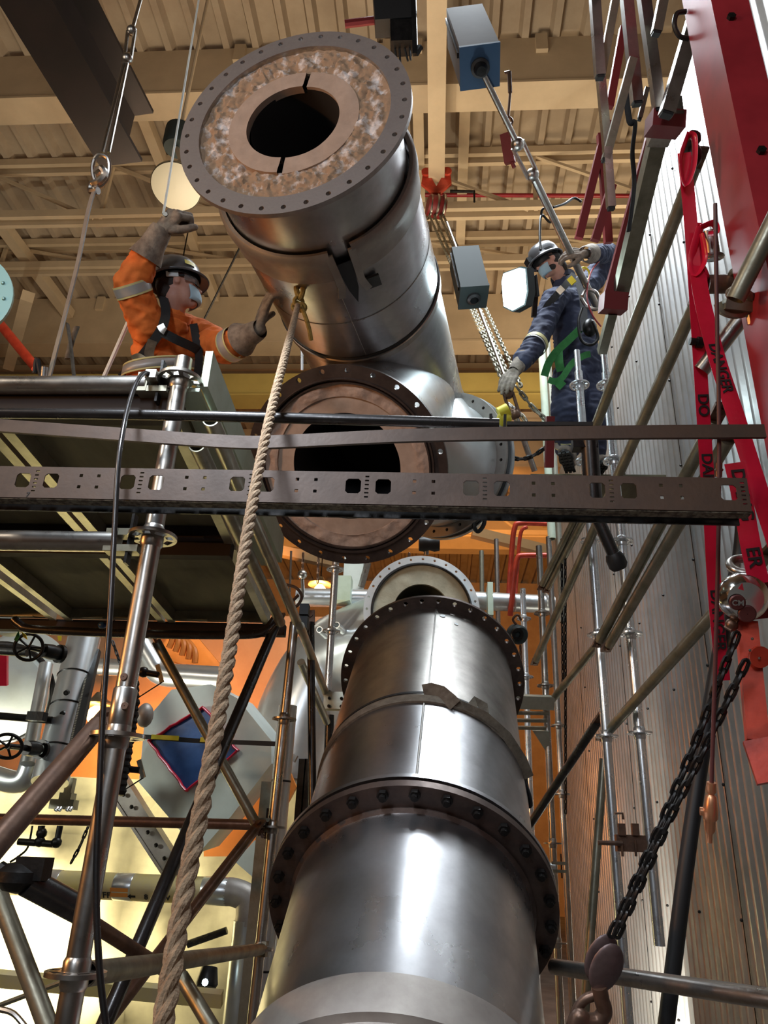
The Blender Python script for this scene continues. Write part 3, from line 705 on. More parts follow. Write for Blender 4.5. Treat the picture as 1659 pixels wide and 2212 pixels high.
# strap round the pipe
st = thing('ratchet_strap', 'dark ratchet strap cinched round the leaning pipe with a hanging tail', 'strap', la(.6))
b = MB(); b.lathe([(.4285, .585), (.438, .585), (.438, .635), (.4285, .635)], FL, aL, 110, False, True); b.build('webbing_band', m_strap, st)
b = MB(); b.lathe([(.430, .655), (.434, .655), (.434, .668), (.430, .668)], FL, aL, 110, False, True); b.build('thin_cord', m_black, st)
b = MB(); b.strip([ls(.66, -4, .438), ls(.665, 0, .446), ls(.65, 5, .450), ls(.60, 10, .452), ls(.585, 13, .444)], .055, (FL-CAM), .004)
b.strip([ls(.62, 22, .445), ls(.67, 24, .452), ls(.66, 28, .455), ls(.60, 30, .442)], .04, (FL-CAM), .003); b.build('folded_end', m_strap, st)
b = MB(); b.strip([ls(.60, 12, .446), ls(.60, 30, .447), ls(.59, 45, .447), ls(.58, 60, .446), ls(.575, 70, .447)], .04, [(FL-CAM)*-1]*5, .004); b.build('second_wrap', m_strap, st)
b = MB(); q0 = ls(.60, 62, .445); dq = (q0-CAM).dot(FW)
b.path(cr([q0, at(1128, 1672, dq), at(1143, 1715, dq-.02), at(1146, 1738, dq-.02), at(1139, 1738, dq-.02), at(1130, 1708, dq-.01), at(1120, 1668, dq)], 6), .006, 8, None, 2.2); b.build('tail', m_beltblk, st)

# pale spool behind ------------------------------------------
WC = at(911, 1320, 6.32); nW = V((.076, -.996, -.037)).normalized()
wp = thing('pipe_elbow', 'pale steel elbow with an open white flange behind the leaning pipe', 'pipe elbow', WC)
flange_plate(WC, nW, .48, .415, .022, 28, .452, .011, m_white, wp, 'flange')
b = MB(); b.lathe([(.42, .004), (.412, .012), (.40, .012), (.398, -.05)], WC, nW, 80); b.build('seal_ring', m_black, wp)
lumpy_ring(WC, nW, .235, .40, -.012, .006, 6, m_palering, wp, 'refractory_face', 8, 120, 3.3, .05)
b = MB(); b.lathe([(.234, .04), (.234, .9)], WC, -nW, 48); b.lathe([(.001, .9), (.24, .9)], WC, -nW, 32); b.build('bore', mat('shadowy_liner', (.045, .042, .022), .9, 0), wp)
bd = [WC-nW*.02, WC-nW*.25, WC+V((-.32, .75, -.02)), WC+V((-.85, 1.0, -.22)), WC+V((-1.10, 1.0, -.72)), WC+V((-1.18, 1.0, -1.27))]
b = MB(); b.path(cr(bd, 5), .41, 48, caps=False); b.build('elbow_shell', m_palevessel, wp)
b = MB()
for px, py in ((690, 1360), (727, 1350)): 
    q = at(px, py, 6.62); b.pipe(q, q+V((.03, .2, .0)), .028, .006)
b.build('nozzle', m_palevessel, wp)
b = MB(); b.tube(at(1020, 1297, 7.4), at(1196, 1306, 7.4), .088, 28)
for px in (1110, 1180): b.lathe([(.089, -.01), (.094, 0), (.089, .01)], at(px, 1301.5, 7.4), RT, 28)
one('insulated_pipe', b, m_palevessel, 'pale horizontal pipe running right behind the white flange', 'pipe')
b = MB(); b.tube(at(640, 1290, 7.4), at(800, 1293, 7.4), .088, 28); one('insulated_pipe', b, m_palevessel, 'short pale pipe stub left of the white flange above the elbow', 'pipe')
b = MB(); b.box(at(741, 1275, 7.3), (.16, .16, .24)); one('pipe_support', b, m_pale_green, 'small pale box on top of the elbow left of the white flange', 'support')
b = MB(); b.box(at(1058, 1300, 7.25), (.05, .22, .32)); one('pipe_support', b, m_pale_green, 'pale bracket clasping the pipe right of the white flange', 'support')

# ============================================================ SCAFFOLDS
def rosette(c, axis, parent, m, R=.061, th=.009, name='rosette'):
    x, y, z = frame(axis); holes = []
    for i in range(8):
        a = 2*PI*i/8; r1, r2, wa = .036*R/.061, .053*R/.061, (.30 if i % 2 else .20)
        holes.append([(r1*math.cos(a-wa*1.1), r1*math.sin(a-wa*1.1)), (r2*math.cos(a-wa), r2*math.sin(a-wa)), (r2*math.cos(a+wa), r2*math.sin(a+wa)), (r1*math.cos(a+wa*1.1), r1*math.sin(a+wa*1.1))])
    mb = plate(circ2(0, 0, R, 32), holes+[circ2(0, 0, .0235*R/.061, 20)], x, y, c-z*th/2, th)
    return mb.build(name, m, parent)
def post(label, top, bot, m, ros=(), r=.0242, spig=False, sleeves=(), group=None, mros=None, name='scaffold_post', cat='scaffold post'):
    top = V(top); bot = V(bot); t = thing(name, label, cat, bot, group); ax = (top-bot).normalized()
    b = MB(); tt = top
    if spig: tt = top-ax*.16; b.pipe(tt-ax*.02, top, r*.78, .003)
    b.pipe(bot, tt, r, .0035, 24)
    b.build('pole', m, t)
    for f in ros:
        c = bot+(top-bot)*f; rosette(c, ax, t, mros or m)
        b = MB(); b.lathe([(r, -.03), (r+.004, -.022), (r+.004, .022), (r, .03)], c, ax, 20); b.build('weld_collar', mros or m, t)
    for f0, f1 in sleeves:
        b = MB(); b.lathe([(r, 0), (r*1.14, .004), (r*1.14, (top-bot).length*(f1-f0)), (r, (top-bot).length*(f1-f0)+.004)], bot+(top-bot)*f0, ax, 20); b.build('sleeve', m, t)
    return t
def wedge_head(c, d, parent, m, s=1.0):
    d = V(d).normalized(); up = V((0, 0, 1)); b = MB()
    x, y, z = frame(d, up)
    b.box(c+y*.022*s, (.036*s, .018*s, .085*s), (x, y, z)); b.box(c-y*.022*s, (.036*s, .018*s, .085*s), (x, y, z)); b.box(c-z*.03*s, (.04*s, .06*s, .03*s), (x, y, z))
    wh = b.build('wedge_head', m, parent)
    b = MB(); b.bar(c+up*.075*s+z*.015*s, c-up*.06*s+z*.015*s, .007*s, .026*s); b.build('wedge', m_blackiron, wh)
def ledger(label, p0, p1, m, heads=(1, 1), r=.0242, group=None, name='scaffold_ledger', cat='scaffold tube', mh=None):
    p0 = V(p0); p1 = V(p1); t = thing(name, label, cat, (p0+p1)/2, group); d = (p1-p0).normalized()
    b = MB(); b.pipe(p0, p1, r, .0035, 24); b.build('tube', m, t)
    if heads[0]: wedge_head(p0-d*.02, -d, t, mh or m_olive)
    if heads[1]: wedge_head(p1+d*.02, d, t, mh or m_olive)
    return t
def brace(label, p0, p1, m, r=.0242, flat=True, group=None, name='scaffold_brace', cat='scaffold brace'):
    p0 = V(p0); p1 = V(p1); t = thing(name, label, cat, (p0+p1)/2, group); d = (p1-p0).normalized()
    b = MB(); b.tube(p0, p1, r, 20)
    b.build('tube', m, t)
    if flat:
        for p, s in ((p0, -1), (p1, 1)):
            b = MB(); b.box(p+d*s*.03, (.05, .012, .09), frame(d)); b.lathe([(.001, -.016), (.014, -.016), (.014, .016), (.001, .016)], p+d*s*.045, frame(d)[1], 12)
            b.build('flattened_end', m_rusttube, t)
    return t
# ---- left tower
def zrow(px, py, Y): return atY(px, py, Y).z
LX, LY = -.73, 1.76
zt, zb = 2.86, 0.0
fr = lambda py, px=300: (zrow(px, py, LY)-zb)/(zt-zb)
t = post('nearest left scaffold post in front of the platform, orange and silver reflections', (LX, LY, zt), (LX, LY, zb), m_galv,
     [fr(822, 395), fr(1160, 340), fr(1590, 262), fr(2103, 160)], sleeves=((fr(1590, 265), fr(1490, 275)),))
b = MB(); 
for py, px in ((1462, 262), (1525, 264)):
    q = atY(px+6, py, LY-.026); b.lathe([(.001, .004), (.008, .004), (.009, 0)], q, (0, -1, 0), 14)
b.build('lock_button', m_rusttube, t)
zl1 = zrow(200, 832, LY); zl2 = zrow(200, 1170, LY)
ledger('uppermost left guard tube crossing in front of the orange worker', (-2.6, LY, zl1), (LX-.09, LY, zl1), m_galv, (0, 1), .0265)
ledger('left scaffold tube crossing below the perforated tray', (-2.6, LY, zl2), (LX-.09, LY, zl2), m_galv, (0, 1), .0265)
FY = 3.92
p2t = atY(636, 1345, FY); p2b = atY(545, 2212, FY)
d2 = (p2t-p2b); p2b = p2b-d2*(p2b.z/d2.z)
f2 = lambda py: (atY(600, py, FY).z-p2b.z)/(p2t.z-p2b.z)
post('slim far left scaffold post beside the tall insulated pipe', p2t, p2b, m_galv, [f2(1553), f2(1787), f2(2052)])
jz = zrow(355, 2088, 2.75)
ledger('horizontal far tube crossing the left tower behind the rope', atY(-20, 1768, FY), atY(560, 1782, FY), m_rusttube, (0, 1))
ledger('near lower tube running back from the nearest left post to the far post', (LX+.012, LY+.025, zrow(180, 2108, LY)), atY(566, 2050, FY), m_olive, (0, 1))
brace('rusty brace dropping left from the sleeve of the nearest left post', atY(212, 1568, 1.80), atY(-40, 1860, 1.45), m_rusttube, .0242)
brace('thin brace from below the platform down to the far left joint', atY(338, 1386, 3.8), atY(552, 1778, 3.86), m_olive)
brace('dark glossy brace running down left from the platform corner', atY(598, 1345, 3.7), atY(205, 2260, 2.55), m_blacktube, .0242)
brace('rusty brace below the far joint slanting down left behind the rope', atY(548, 1795, 3.8), atY(190, 2260, 3.0), m_rusttube)
brace('olive brace at the bottom left corner', atY(-30, 1860, 2.3), atY(120, 2260, 2.2), m_olive)
brace('brace at the bottom beside the rope slanting down right', atY(392, 2110, 2.7), atY(470, 2240, 2.6), m_olive, .022)
ledger('thin dark tube from the black coupler to the lower joint', atY(60, 1905, 2.1), atY(356, 2095, 2.7), m_rusttube, (0, 0), .020)
t = thing('tube_coupler', 'black swivel coupler clamped at the lower left edge', 'coupler', atY(42, 1895, 1.95))
b = MB(); q = atY(42, 1895, 1.95); b.ball(q, .045, 10, (1.3, 1, .8)); b.box(q+V((.03, 0, .02)), (.07, .05, .05)); b.build('jaw', m_blackiron, t)
b = MB(); b.tube(atY(60, 1905, 1.95), atY(172, 1965, 2.05), .032, 16); b.build('stub', m_blacktube, t)
b = MB(); b.tube(atY(0, 1872, 1.95), atY(20, 1885, 1.95), .014, 8); b.build('bolt', m_blackiron, t)
# bent end tubes under the platform
b = MB(); b.path(cr([atY(30, 1338, 3.55), atY(44, 1350, 3.55), atY(70, 1359, 3.55), atY(200, 1366, 3.55), atY(380, 1371, 3.55), atY(530, 1371, 3.55), atY(572, 1362, 3.55), atY(596, 1335, 3.55)], 6), .021, 14)
one('bent_tube', b, m_blacktube, 'long dark bent tube curving up at both ends under the platform', 'tube')
# platform: planks in two bays
zD = 2.725
def plank(label, x0, x1, y0, y1, sh):
    t = thing('scaffold_plank', label, 'scaffold plank', ((x0+x1)/2, (y0+y1)/2, zD), 'planks of the left platform seen from below')
    def P(x, y, z=zD): return V((x-sh*(y-LY), y, z))
    b = MB(); b.prism([P(x0, y0, zD+.03), P(x1, y0, zD+.03), P(x1, y1, zD+.03), P(x0, y1, zD+.03)], (0, 0, .012)); b.build('plywood', m_plywood, t)
    for xx in (x0+.018, x1-.018):
        b = MB(); b.bar(P(xx, y0), P(xx, y1), .030, .055, (0, 0, 1)); b.bar(P(xx, y0, zD-.03), P(xx, y1, zD-.03), .036, .006, (0, 0, 1)); b.build('side_rail', m_alu, t)
    for yy in (y0+.02, y1-.02):
        b = MB(); b.bar(P(x0+.03, yy), P(x1-.03, yy), .028, .05, (0, 0, 1))
        for k in (.3, .7): b.bar(P(x0+(x1-x0)*(k-.1), yy-.02, zD-.026), P(x0+(x1-x0)*(k+.1), yy-.02, zD-.026), .03, .006, (0, 0, 1))
        b.build('end_rail', m_darkbeam if yy < 3 else m_alu, t)
labs = ('rightmost', 'second from the right', 'third from the right', 'leftmost')
for i, x1 in enumerate((-.735, -1.30, -1.90, -2.50)):
    plank('%s grimy plank of the near row under the left platform' % labs[i], x1-.545, x1, 1.82, 2.74, .075)
    plank('%s grimy plank of the far row under the left platform' % labs[i], x1-.545, x1, 2.80, 3.88, .075)
# transoms + edge truss of the platform
for Y, lab in ((2.77, 'dark transom under the middle of the left platform'), (3.93, 'dark transom under the far end of the left platform')):
    b = MB(); b.bar((-3.0, Y, zD-.05), (-.82, Y, zD-.05), .05, .06, (0, 0, 1)); one('platform_transom', b, m_darkbeam, lab, 'scaffold beam')
b = MB(); b.bar((-3.0, 1.80, zD+.01), (-.76, 1.80, zD+.01), .04, .09, (0, 0, 1)); one('platform_transom', b, m_darkbeam, 'dark beam under the near edge of the left platform', 'scaffold beam')
e0 = atZ(440, 905, 2.70); e1 = atZ(634, 1345, 2.70)
ledger('upper tube along the right edge of the left platform', e0+V((.02, 0, .0)), e1+V((.02, 0, 0)), m_alu, (0, 0), .0235)
ledger('lower tube along the right edge of the left platform', atZ(425, 960, 2.62), atZ(606, 1345, 2.62), m_olive, (0, 0), .0235)
e0 = atZ(432, 835, 2.78); e1 = atZ(598, 1215, 2.78)
b = MB(); b.prism([e0, e1, e1+V((0, 0, .12)), e0+V((0, 0, .12))], V((.022, 0, 0)))
b.bar(e0+V((-.035, 0, -.01)), e1+V((-.035, 0, -.01)), .07, .012, (0, 0, 1))
one('toe_board', b, m_pale_green, 'pale green toe board along the right edge of the left platform', 'toe board')
brace('dark vertical tube right of the far left post', atY(671, 1345, 4.3), atY(676, 1840, 4.25), m_blacktube, .022)
brace('pale tube slanting down right below the platform corner', atZ(648, 1352, 2.66), atY(712, 1520, 5.3), m_alu, .0235, False)
brace('pale tube from the platform corner to the bracket beside the brown flange', atY(650, 1430, 4.4), atY(706, 1560, 5.0), m_alu, .0235, False)
t = thing('tube_coupler', 'black coupler at the right end of the left platform', 'coupler', at(655, 1330, 4.3))
for q, sz in ((at(648, 1345, 4.25), (.09, .06, .07)), (at(658, 1318, 4.25), (.05, .05, .06))): b = MB(); b.box(q, sz); b.build('jaw', m_black, t)
b = MB(); b.path(cr([at(614, 1262, 4.3), at(640, 1270, 4.3), at(652, 1290, 4.3), at(640, 1310, 4.3), at(632, 1300, 4.3), at(645, 1285, 4.3)], 6), .009, 8); b.build('wire_loop', m_rusttube, t)
# slim post with rosettes in front of the pale elbow
pt = atY(726, 1200, 5.0); pb = atY(708, 1492, 5.0)
post('grey post with two ring plates in front of the pale elbow', pt, pb, m_galvnew, [.89, .42], r=.0242)
t = thing('base_bracket', 'small bolted bracket under the grey post beside the brown flange', 'bracket', atY(722, 1515, 5.0))
b = MB(); b.box(atY(724, 1515, 5.02), (.14, .08, .11)); b.build('box', m_alu, t)
b = MB()
for dx, dz in ((-.04, .02), (.04, .02), (-.04, -.03), (.04, -.03)): b.ball(atY(724, 1515, 4.97)+V((dx, 0, dz)), .011, 8)
b.build('bolt_head', m_blackiron, t)
brace('dark post below the small bracket beside the brown flange', atY(712, 1545, 5.05), atY(694, 2212, 5.05), m_blacktube, .03, False)

# ---- near bars and the perforated tray
TY = 1.60
a0 = atY(-60, 1007, TY); a1 = atY(1612, 1034, TY)
ux = (a1-a0).normalized(); W = (a1-a0).length; uz = V((0, 0, 1)); uz = (uz-ux*uz.dot(ux)).normalized()
H = .083
holes = []
def rr(cx, cy, wd, hh, q=.006):
    return [(cx-wd/2+q, cy-hh/2), (cx+wd/2-q, cy-hh/2), (cx+wd/2, cy-hh/2+q), (cx+wd/2, cy+hh/2-q), (cx+wd/2-q, cy+hh/2), (cx-wd/2+q, cy+hh/2), (cx-wd/2, cy+hh/2-q), (cx-wd/2, cy-hh/2+q)]
S = W/1672.0
for cxp in (-142, 100, 337, 580, 831, 1080, 1340, 1604):
    cx = (cxp+60)*S
    for dx in (-32, 32):
        u = cx+dx*S
        if 0.03 < u and u+.02 < W: holes.append(rr(u, -.037, .036, .038))
    for k in range(6):
        u = cx+(-3+k*0)*S
        if 0.02 < u and u+.01 < W: holes.append(rr(u, -.012-k*.0105, .010, .004, .001))
    for dx in (98, 138):
        for zz in (-.022, -.052):
            u = cx+dx*S
            if 0.02 < u and u+.01 < W: holes.append(rr(u, zz, .0085, .008, .001))
t = thing('cable_tray', 'brown perforated steel tray spanning the whole view in the foreground', 'cable tray', a0.lerp(a1, .5))
mb = plate([(0, 0), (W, 0), (W, -H), (0, -H)], holes, ux, uz, a0, .003); mb.build('perforated_side', m_tray, t)
yv = V((0, 1, 0))
b = MB(); b.prism([a0-uz*H, a1-uz*H, a1-uz*H-V((0, -.030, 0)), a0-uz*H-V((0, -.030, 0))], -uz*.003); b.build('bottom_flange', m_chalk, t)
b = MB(); b.bar(a0-uz*.060+yv*.055, a1-uz*.060+yv*.055, .014, .010, (0, 0, 1)); b.build('far_side_lip', m_alu, t)
b = MB(); b.bar(a0-uz*.058+yv*.075, a1-uz*.058+yv*.075, .006, .05, (0, 0, 1)); b.build('far_side', m_blackiron, t)
text('7', .017, a0+ux*(148*S)-uz*.076-yv*.003, ux, uz, m_letter, t, 'painted_mark')
b = MB(); pts = cr([atY(-60, 892, 1.70), atY(300, 896, 1.70), atY(700, 905, 1.70), atY(1078, 916, 1.70)], 6); b.path(pts, .0145, 16)
rd = one('round_bar', b, m_blacktube, 'dark round bar above the flat bar ending by two prongs', 'bar')
t = thing('flat_bar', 'sagging brown flat bar spanning the view above the perforated tray', 'bar', atY(700, 935, 1.68))
b = MB(); b.strip(cr([atY(-60, 916, 1.685), atY(0, 920, 1.685), atY(250, 938, 1.685), atY(500, 955, 1.685), atY(620, 954, 1.685), atY(900, 941, 1.685), atY(1300, 935, 1.685), atY(1652, 932, 1.685)], 6), .036, (0, 1, 0), .009); b.build('bar', m_tray, t)
b = MB(); b.bar(atY(1060, 896, 1.70), atY(1062, 922, 1.70), .007, .012); b.bar(atY(1091, 897, 1.70), atY(1090, 924, 1.70), .007, .012); b.build('prong', m_blackiron, t)
b = MB(); b.bar(atY(1095, 916, 1.70), atY(1280, 917, 1.70), .010, .010); b.build('rod', m_blacktube, t)
b = MB(); b.path(cr([atY(334, 812, 1.735), atY(312, 806, 1.70), atY(296, 825, 1.66), atY(280, 868, 1.62), atY(266, 930, 1.57), atY(255, 1010, 1.545), atY(246, 1170, 1.54), atY(237, 1340, 1.54), atY(224, 1510, 1.54), atY(215, 1700, 1.54), atY(208, 1900, 1.54), atY(214, 2080, 1.54), atY(232, 2240, 1.54)], 10), .0062, 10)
one('black_cable', b, m_blacktube, 'long black cable hanging from the guard tube past the near post', 'cable')
b = MB(); b.box(atY(331, 816, 1.735), (.030, .045, .026)); one('cable_clip', b, m_galv, 'small silver clip holding the cable on the guard tube', 'clip')

# sling and rods on the left
t = thing('wire_sling', 'steel rod with turnbuckle and shackle hanging at the upper left', 'sling', at(215, 370, 3.6))
b = MB(); b.tube(at(312, -30, 4.3), at(285, 68, 4.1), .010, 10); b.tube(at(272, 128, 4.0), at(270, 140, 3.98), .018, 10); b.build('rod', m_galv, t)
b = MB()
for s in (-1, 1): b.tube(at(284+s*8, 68, 4.1), at(276+s*7, 126, 4.0), .010, 8)
b.ball(at(285, 66, 4.1), .028, 12); b.ball(at(275, 127, 4.0), .030, 12); b.build('turnbuckle', m_galv, t)
b = MB()
for s in (-1, 1): b.tube(at(271+s*4, 138, 3.98), at(228+s*7, 330, 3.65), .009, 8)
b.build('double_rod', m_galv, t)
b = MB(); b.path(cr([at(204, 345, 3.6), at(214, 335, 3.6), at(232, 342, 3.6), at(236, 365, 3.6), at(230, 388, 3.6), at(215, 402, 3.6), at(203, 385, 3.6), at(200, 362, 3.6), at(204, 345, 3.6)], 5), .010, 8)
b.path(cr([at(208, 372, 3.58), at(220, 364, 3.56), at(226, 378, 3.56), at(214, 392, 3.56), at(200, 398, 3.58), at(197, 412, 3.58), at(212, 412, 3.56)], 5), .017, 8); b.build('shackle', m_galv, t)
b = MB(); b.strip(cr([at(208, 400, 3.57), at(192, 450, 3.52), at(170, 560, 3.4), at(148, 650, 3.3), at(130, 720, 3.2), at(106, 815, 3.1)], 8), .028, (FW+RT*.6).normalized(), .006); b.build('webbing', m_collar, t)
b = MB(); b.path(cr([at(146, 700, 3.25), at(152, 740, 3.2), at(156, 775, 3.18), at(160, 815, 3.15)], 5), .012, 8, None, .4); b.path(cr([at(166, 706, 3.3), at(154, 740, 3.25), at(146, 775, 3.2)], 5), .014, 8, None, .4)
one('hanging_strap', b, m_strap, 'frayed dark strap end hanging beside the sling above the guard tube', 'strap')
b = MB(); b.path(cr([at(75, 806, 3.1), at(80, 775, 3.1), at(86, 800, 3.1), at(90, 815, 3.1)], 5), .010, 8)
one('hanging_strap', b, m_beltblk, 'short dark strap end left of the sling above the guard tube', 'strap')
b = MB(); b.path(cr([at(25, 815, 2.6), at(35, 798, 2.6), at(48, 808, 2.6), at(50, 818, 2.6)], 5), .005, 8); b.tube(at(92, 795, 3.0), at(95, 818, 3.0), .012, 10)
b = MB(); b.tube(at(97, 793, 3.0), at(95, 818, 3.0), .014, 10); one('tube_stub', b, m_galvnew, 'small silver tube end standing behind the guard tube', 'tube')
HANDL = at(357, 462, 3.70)
b = MB(); tp = HANDL+V((0.05, 0.1, 8.0)); b.tube(at(430, -5, 4.9), HANDL+V((-.01, 0, 0)), .0062, 8); b.tube(at(430, -5, 4.9), at(444, -80, 5.2), .0062, 8)
one('white_rope', b, m_whiterope, 'thin white rope hanging from above into the raised glove', 'rope')
b = MB(); b.path(cr([HANDL, at(345, 520, 3.95), at(322, 590, 4.05), at(275, 700, 4.05), at(224, 815, 4.0)], 6), .011, 8)
one('white_rope', b, m_whiterope, 'pale rope tail slanting down left behind the orange worker', 'rope')
b = MB(); b.tube(at(545, 480, 8.5), at(441, 690, 8.5), .012, 6); one('thin_wire', b, m_blackiron, 'thin dark wire slanting behind the orange worker', 'wire')
b = MB(); b.tube(at(652, 738, 6), at(652, 800, 6), .012, 6); one('thin_wire', b, m_galvnew, 'short bright wire seen just above the near open flange', 'wire')

# ---- right scaffold
def dposts(a, Y, z1, z0): 
    p = atY(*a, Y); return V((p.x, p.y, z1)), V((p.x, p.y, z0))
AY, BY = 4.1, 3.52
pa_t = atY(1246, 758, AY); pa_b = V((pa_t.x, AY, 0)); fa = lambda py: atY(1290, py, AY).z/pa_t.z
post('right scaffold post in front of the navy worker, running down to the floor', pa_t, pa_b, m_galvnew, [fa(832), fa(997), fa(1168), fa(1372), fa(1590)], spig=True)
pb_t = atY(1304, 758, 3.9); q = atY(1340, 1167, 3.9); pb_b = V((pb_t.x, 3.9, atY(1413, 2043, 3.9).z)); 
fb = lambda py: (atY(1360, py, 3.9).z-pb_b.z)/(pb_t.z-pb_b.z)
post('second right scaffold post standing closer to the corrugated wall', pb_t, pb_b, m_galvnew, [fb(832), fb(996), fb(1170), fb(1370), fb(1583)], spig=True)
for (a, c, lab, m, rs) in (
    ((1164, 1180), 5.6, 'slim right post beyond the leaning pipe', m_galv, (.86, .72, .45, .3)),
    ((1129, 1272), 6.2, 'short right post with ring plates near the green hoist', m_galvnew, (.93, .80)),
    ((1040, 1190), 7.6, 'thin dark post behind the pale horizontal pipe', m_olive, ()),
    ((1072, 1165), 7.4, 'thin pale post just right of the thin dark post', m_galv, ()),
    ((1185, 1160), 6.2, 'slim right post beside the corrugated wall corner', m_galv, (.62, .5))):
    p = atY(*a, c); post(lab, p, (p.x, c, 0), m, rs)
p = atY(1166, 676, 6.2); pq = atY(1176, 1030, 6.2); post('pale flat post left of the navy worker', V((p.x, 6.2, p.z)), V((p.x, 6.2, pq.z-.6)), m_pale_green, (), .035)
p = atY(1181, 720, 6.4); post('second pale post just behind the navy worker\'s back', V((p.x, 6.4, p.z)), V((p.x, 6.4, p.z-3)), m_alu, (), .03)
XR = 1.12
def depthbar(a, c, d0, d1): return at(*a, d0), at(*c, d1)
L = [((1500, 362), (1288, 918), 2.75, 3.75, m_olive, 'uppermost long tube slanting from the red tape to the flat bar', .0242),
     ((1502, 655), (1158, 1425), 2.9, 5.2, m_olive, 'long tube slanting from red tape past the tray to a slim post', .0242),
     ((1545, 905), (1296, 1382), 2.6, 3.9, m_olive, 'left tube of the close slanting pair below the tray on the right', .0242),
     ((1572, 950), (1316, 1392), 2.6, 3.85, m_olive, 'right tube of the close slanting pair below the tray', .0242),
     ((1659, 1195), (1306, 1588), 2.55, 4.0, m_olive, 'lowest long tube slanting from the chain hoist down to the right post', .0242),
     ((1290, 1560), (1138, 1792), 4.1, 4.6, m_blacktube, 'dark brace slanting down left toward the strap tail', .0242),
     ((1250, 1105), (1172, 1262), 4.9, 5.6, m_olive, 'orange lit tube pair slanting above the slim right post', .0242),
     ((1430, 640), (1215, 1150), 3.5, 5.0, m_olive, 'tube between the two longest slanting tubes on the right', .0001)]
for a, c, d0, d1, m, lab, r in L[:-1]:
    p0, p1 = at(*a, d0), at(*c, d1); brace(lab, p0, p1, m, r)
brace('second orange lit tube beside the slim right post', at(1262, 1120, 4.9), at(1184, 1268, 5.6), m_olive, .0242)
brace('dim tube going down from the joint beside the slim right post', at(1300, 1380, 4.6), at(1186, 1520, 5.4), m_olive, .0242)
ledger('horizontal tube at the lower right behind the hook block', atY(1196, 2088, 3.0), atY(1720, 2166, 2.2), m_galv, (0, 0), .0242)
brace('leaning tube between the two right posts at the bottom', atY(1304, 1640, 4.3), atY(1262, 2200, 4.3), m_olive, .022, False)
ledger('short pale tube with a coupler right of the leaning pipe', atY(1150, 1871, 5.2), atY(1200, 1873, 5.2), m_galvnew, (0, 1))
# dark prop with rubber foot
t = thing('prop_jack', 'dark prop with a black rubber foot poking below the tray on the right', 'prop', at(1338, 1222, 3.2))
b = MB(); b.tube(at(1272, 940, 3.2), at(1284, 1110, 3.15), .036, 18); b.tube(at(1284, 1105, 3.15), at(1332, 1212, 3.1), .026, 18); b.build('tube', m_blacktube, t)
b = MB(); a = at(1326, 1200, 3.1); c = at(1342, 1236, 3.1); b.lathe([(.001, -.01), (.03, -.01), (.038, .01), (.038, .045), (.028, .06), (.001, .06)], a, c-a, 24); b.build('rubber_foot', m_black, t)
b = MB(); b.box(at(1262, 958, 3.2), (.1, .05, .06)); b.build('cross_clamp', m_blackiron, t)
# clamp between the posts low right
t = thing('tube_clamp', 'brown double clamp joining the two right posts low down', 'clamp', atY(1362, 1822, 3.85))
b = MB(); b.box(atY(1362, 1822, 3.85), (.13, .05, .07)); 
for px in (1343, 1372): b.box(atY(px, 1792, 3.82), (.03, .03, .05)); b.tube(atY(px, 1815, 3.8), atY(px+2, 1850, 3.8), .006, 6)
b.build('jaws', m_rusttube, t)
b = MB(); b.path([atY(1328, 1757, 3.9), atY(1345, 1757, 3.9), atY(1346, 1770, 3.9)], .006, 6); b.tube(atY(1292, 1820, 3.8), atY(1345, 1822, 3.8), .01, 8); b.build('pin', m_rusttube, t)
# small platform end on the right
t = thing('scaffold_plank', 'small grey platform end between the brown flange and the slim right post', 'scaffold plank', at(1155, 1540, 5.3))
b = MB(); b.bar(at(1110, 1515, 5.3), at(1196, 1518, 5.3), .06, .09, UP); b.build('end_box', m_alu, t)
b = MB()
for k, yy in enumerate((1540, 1556, 1572)): b.bar(at(1112+k*3, yy, 5.3), at(1186-k*4, yy+1, 5.3), .03, .02, UP)
b.build('rail', m_olive, t)
b = MB(); b.prism([at(1150, 1578, 5.32), at(1186, 1580, 5.32), at(1190, 1640, 5.32)], FW*.02); b.build('gusset', m_alu, t)
# grey square struts upper right
gsq = 'square grey struts hanging at the upper right'
SQ = [((1283, -30), (1296, 165), .040, 'leftmost square strut at the top right'), ((1333, -20), (1298, 165), .034, 'dark square strut leaning left at the top right'),
      ((1297, 160), (1313, 335), .036, 'square strut below the first joint of the hanging struts'), ((1311, 320), (1320, 448), .034, 'lowest short square strut above the glove'),
      ((1350, -40), (1376, 222), .046, 'left one of the two long square struts with open ends'), ((1386, -40), (1424, 236), .048, 'right one of the two long square struts with open ends'),
      ((1367, 128), (1308, 345), .034, 'dark strut crossing behind the long struts'), ((1500, 40), (1440, 246), .06, 'grey channel strut running up to the red column'),
      ((1398, 190), (1382, 255), .02, 'thin strut under the two long struts'), ((1440, -40), (1418, 70), .04, 'dark strut at the top edge left of the red column')]
for i, (a, c, wd, lab) in enumerate(SQ):
    d = 3.3+.1*(i % 3); t = thing('square_strut', lab, 'strut', at(*c, d), gsq)
    b = MB(); b.bar(at(*a, d), at(*c, d), wd, wd, FW); b.build('tube', m_olive if i in (1, 6, 9) else m_galv, t)
    b = MB(); p = at(*c, d); u = (at(*c, d)-at(*a, d)).normalized(); b.bar(p, p+u*.012, wd*.8, wd*.8, FW); b.build('dark_end_cap', m_black, t)  # black cap on a solid bar, dark of a hollow end put into colour
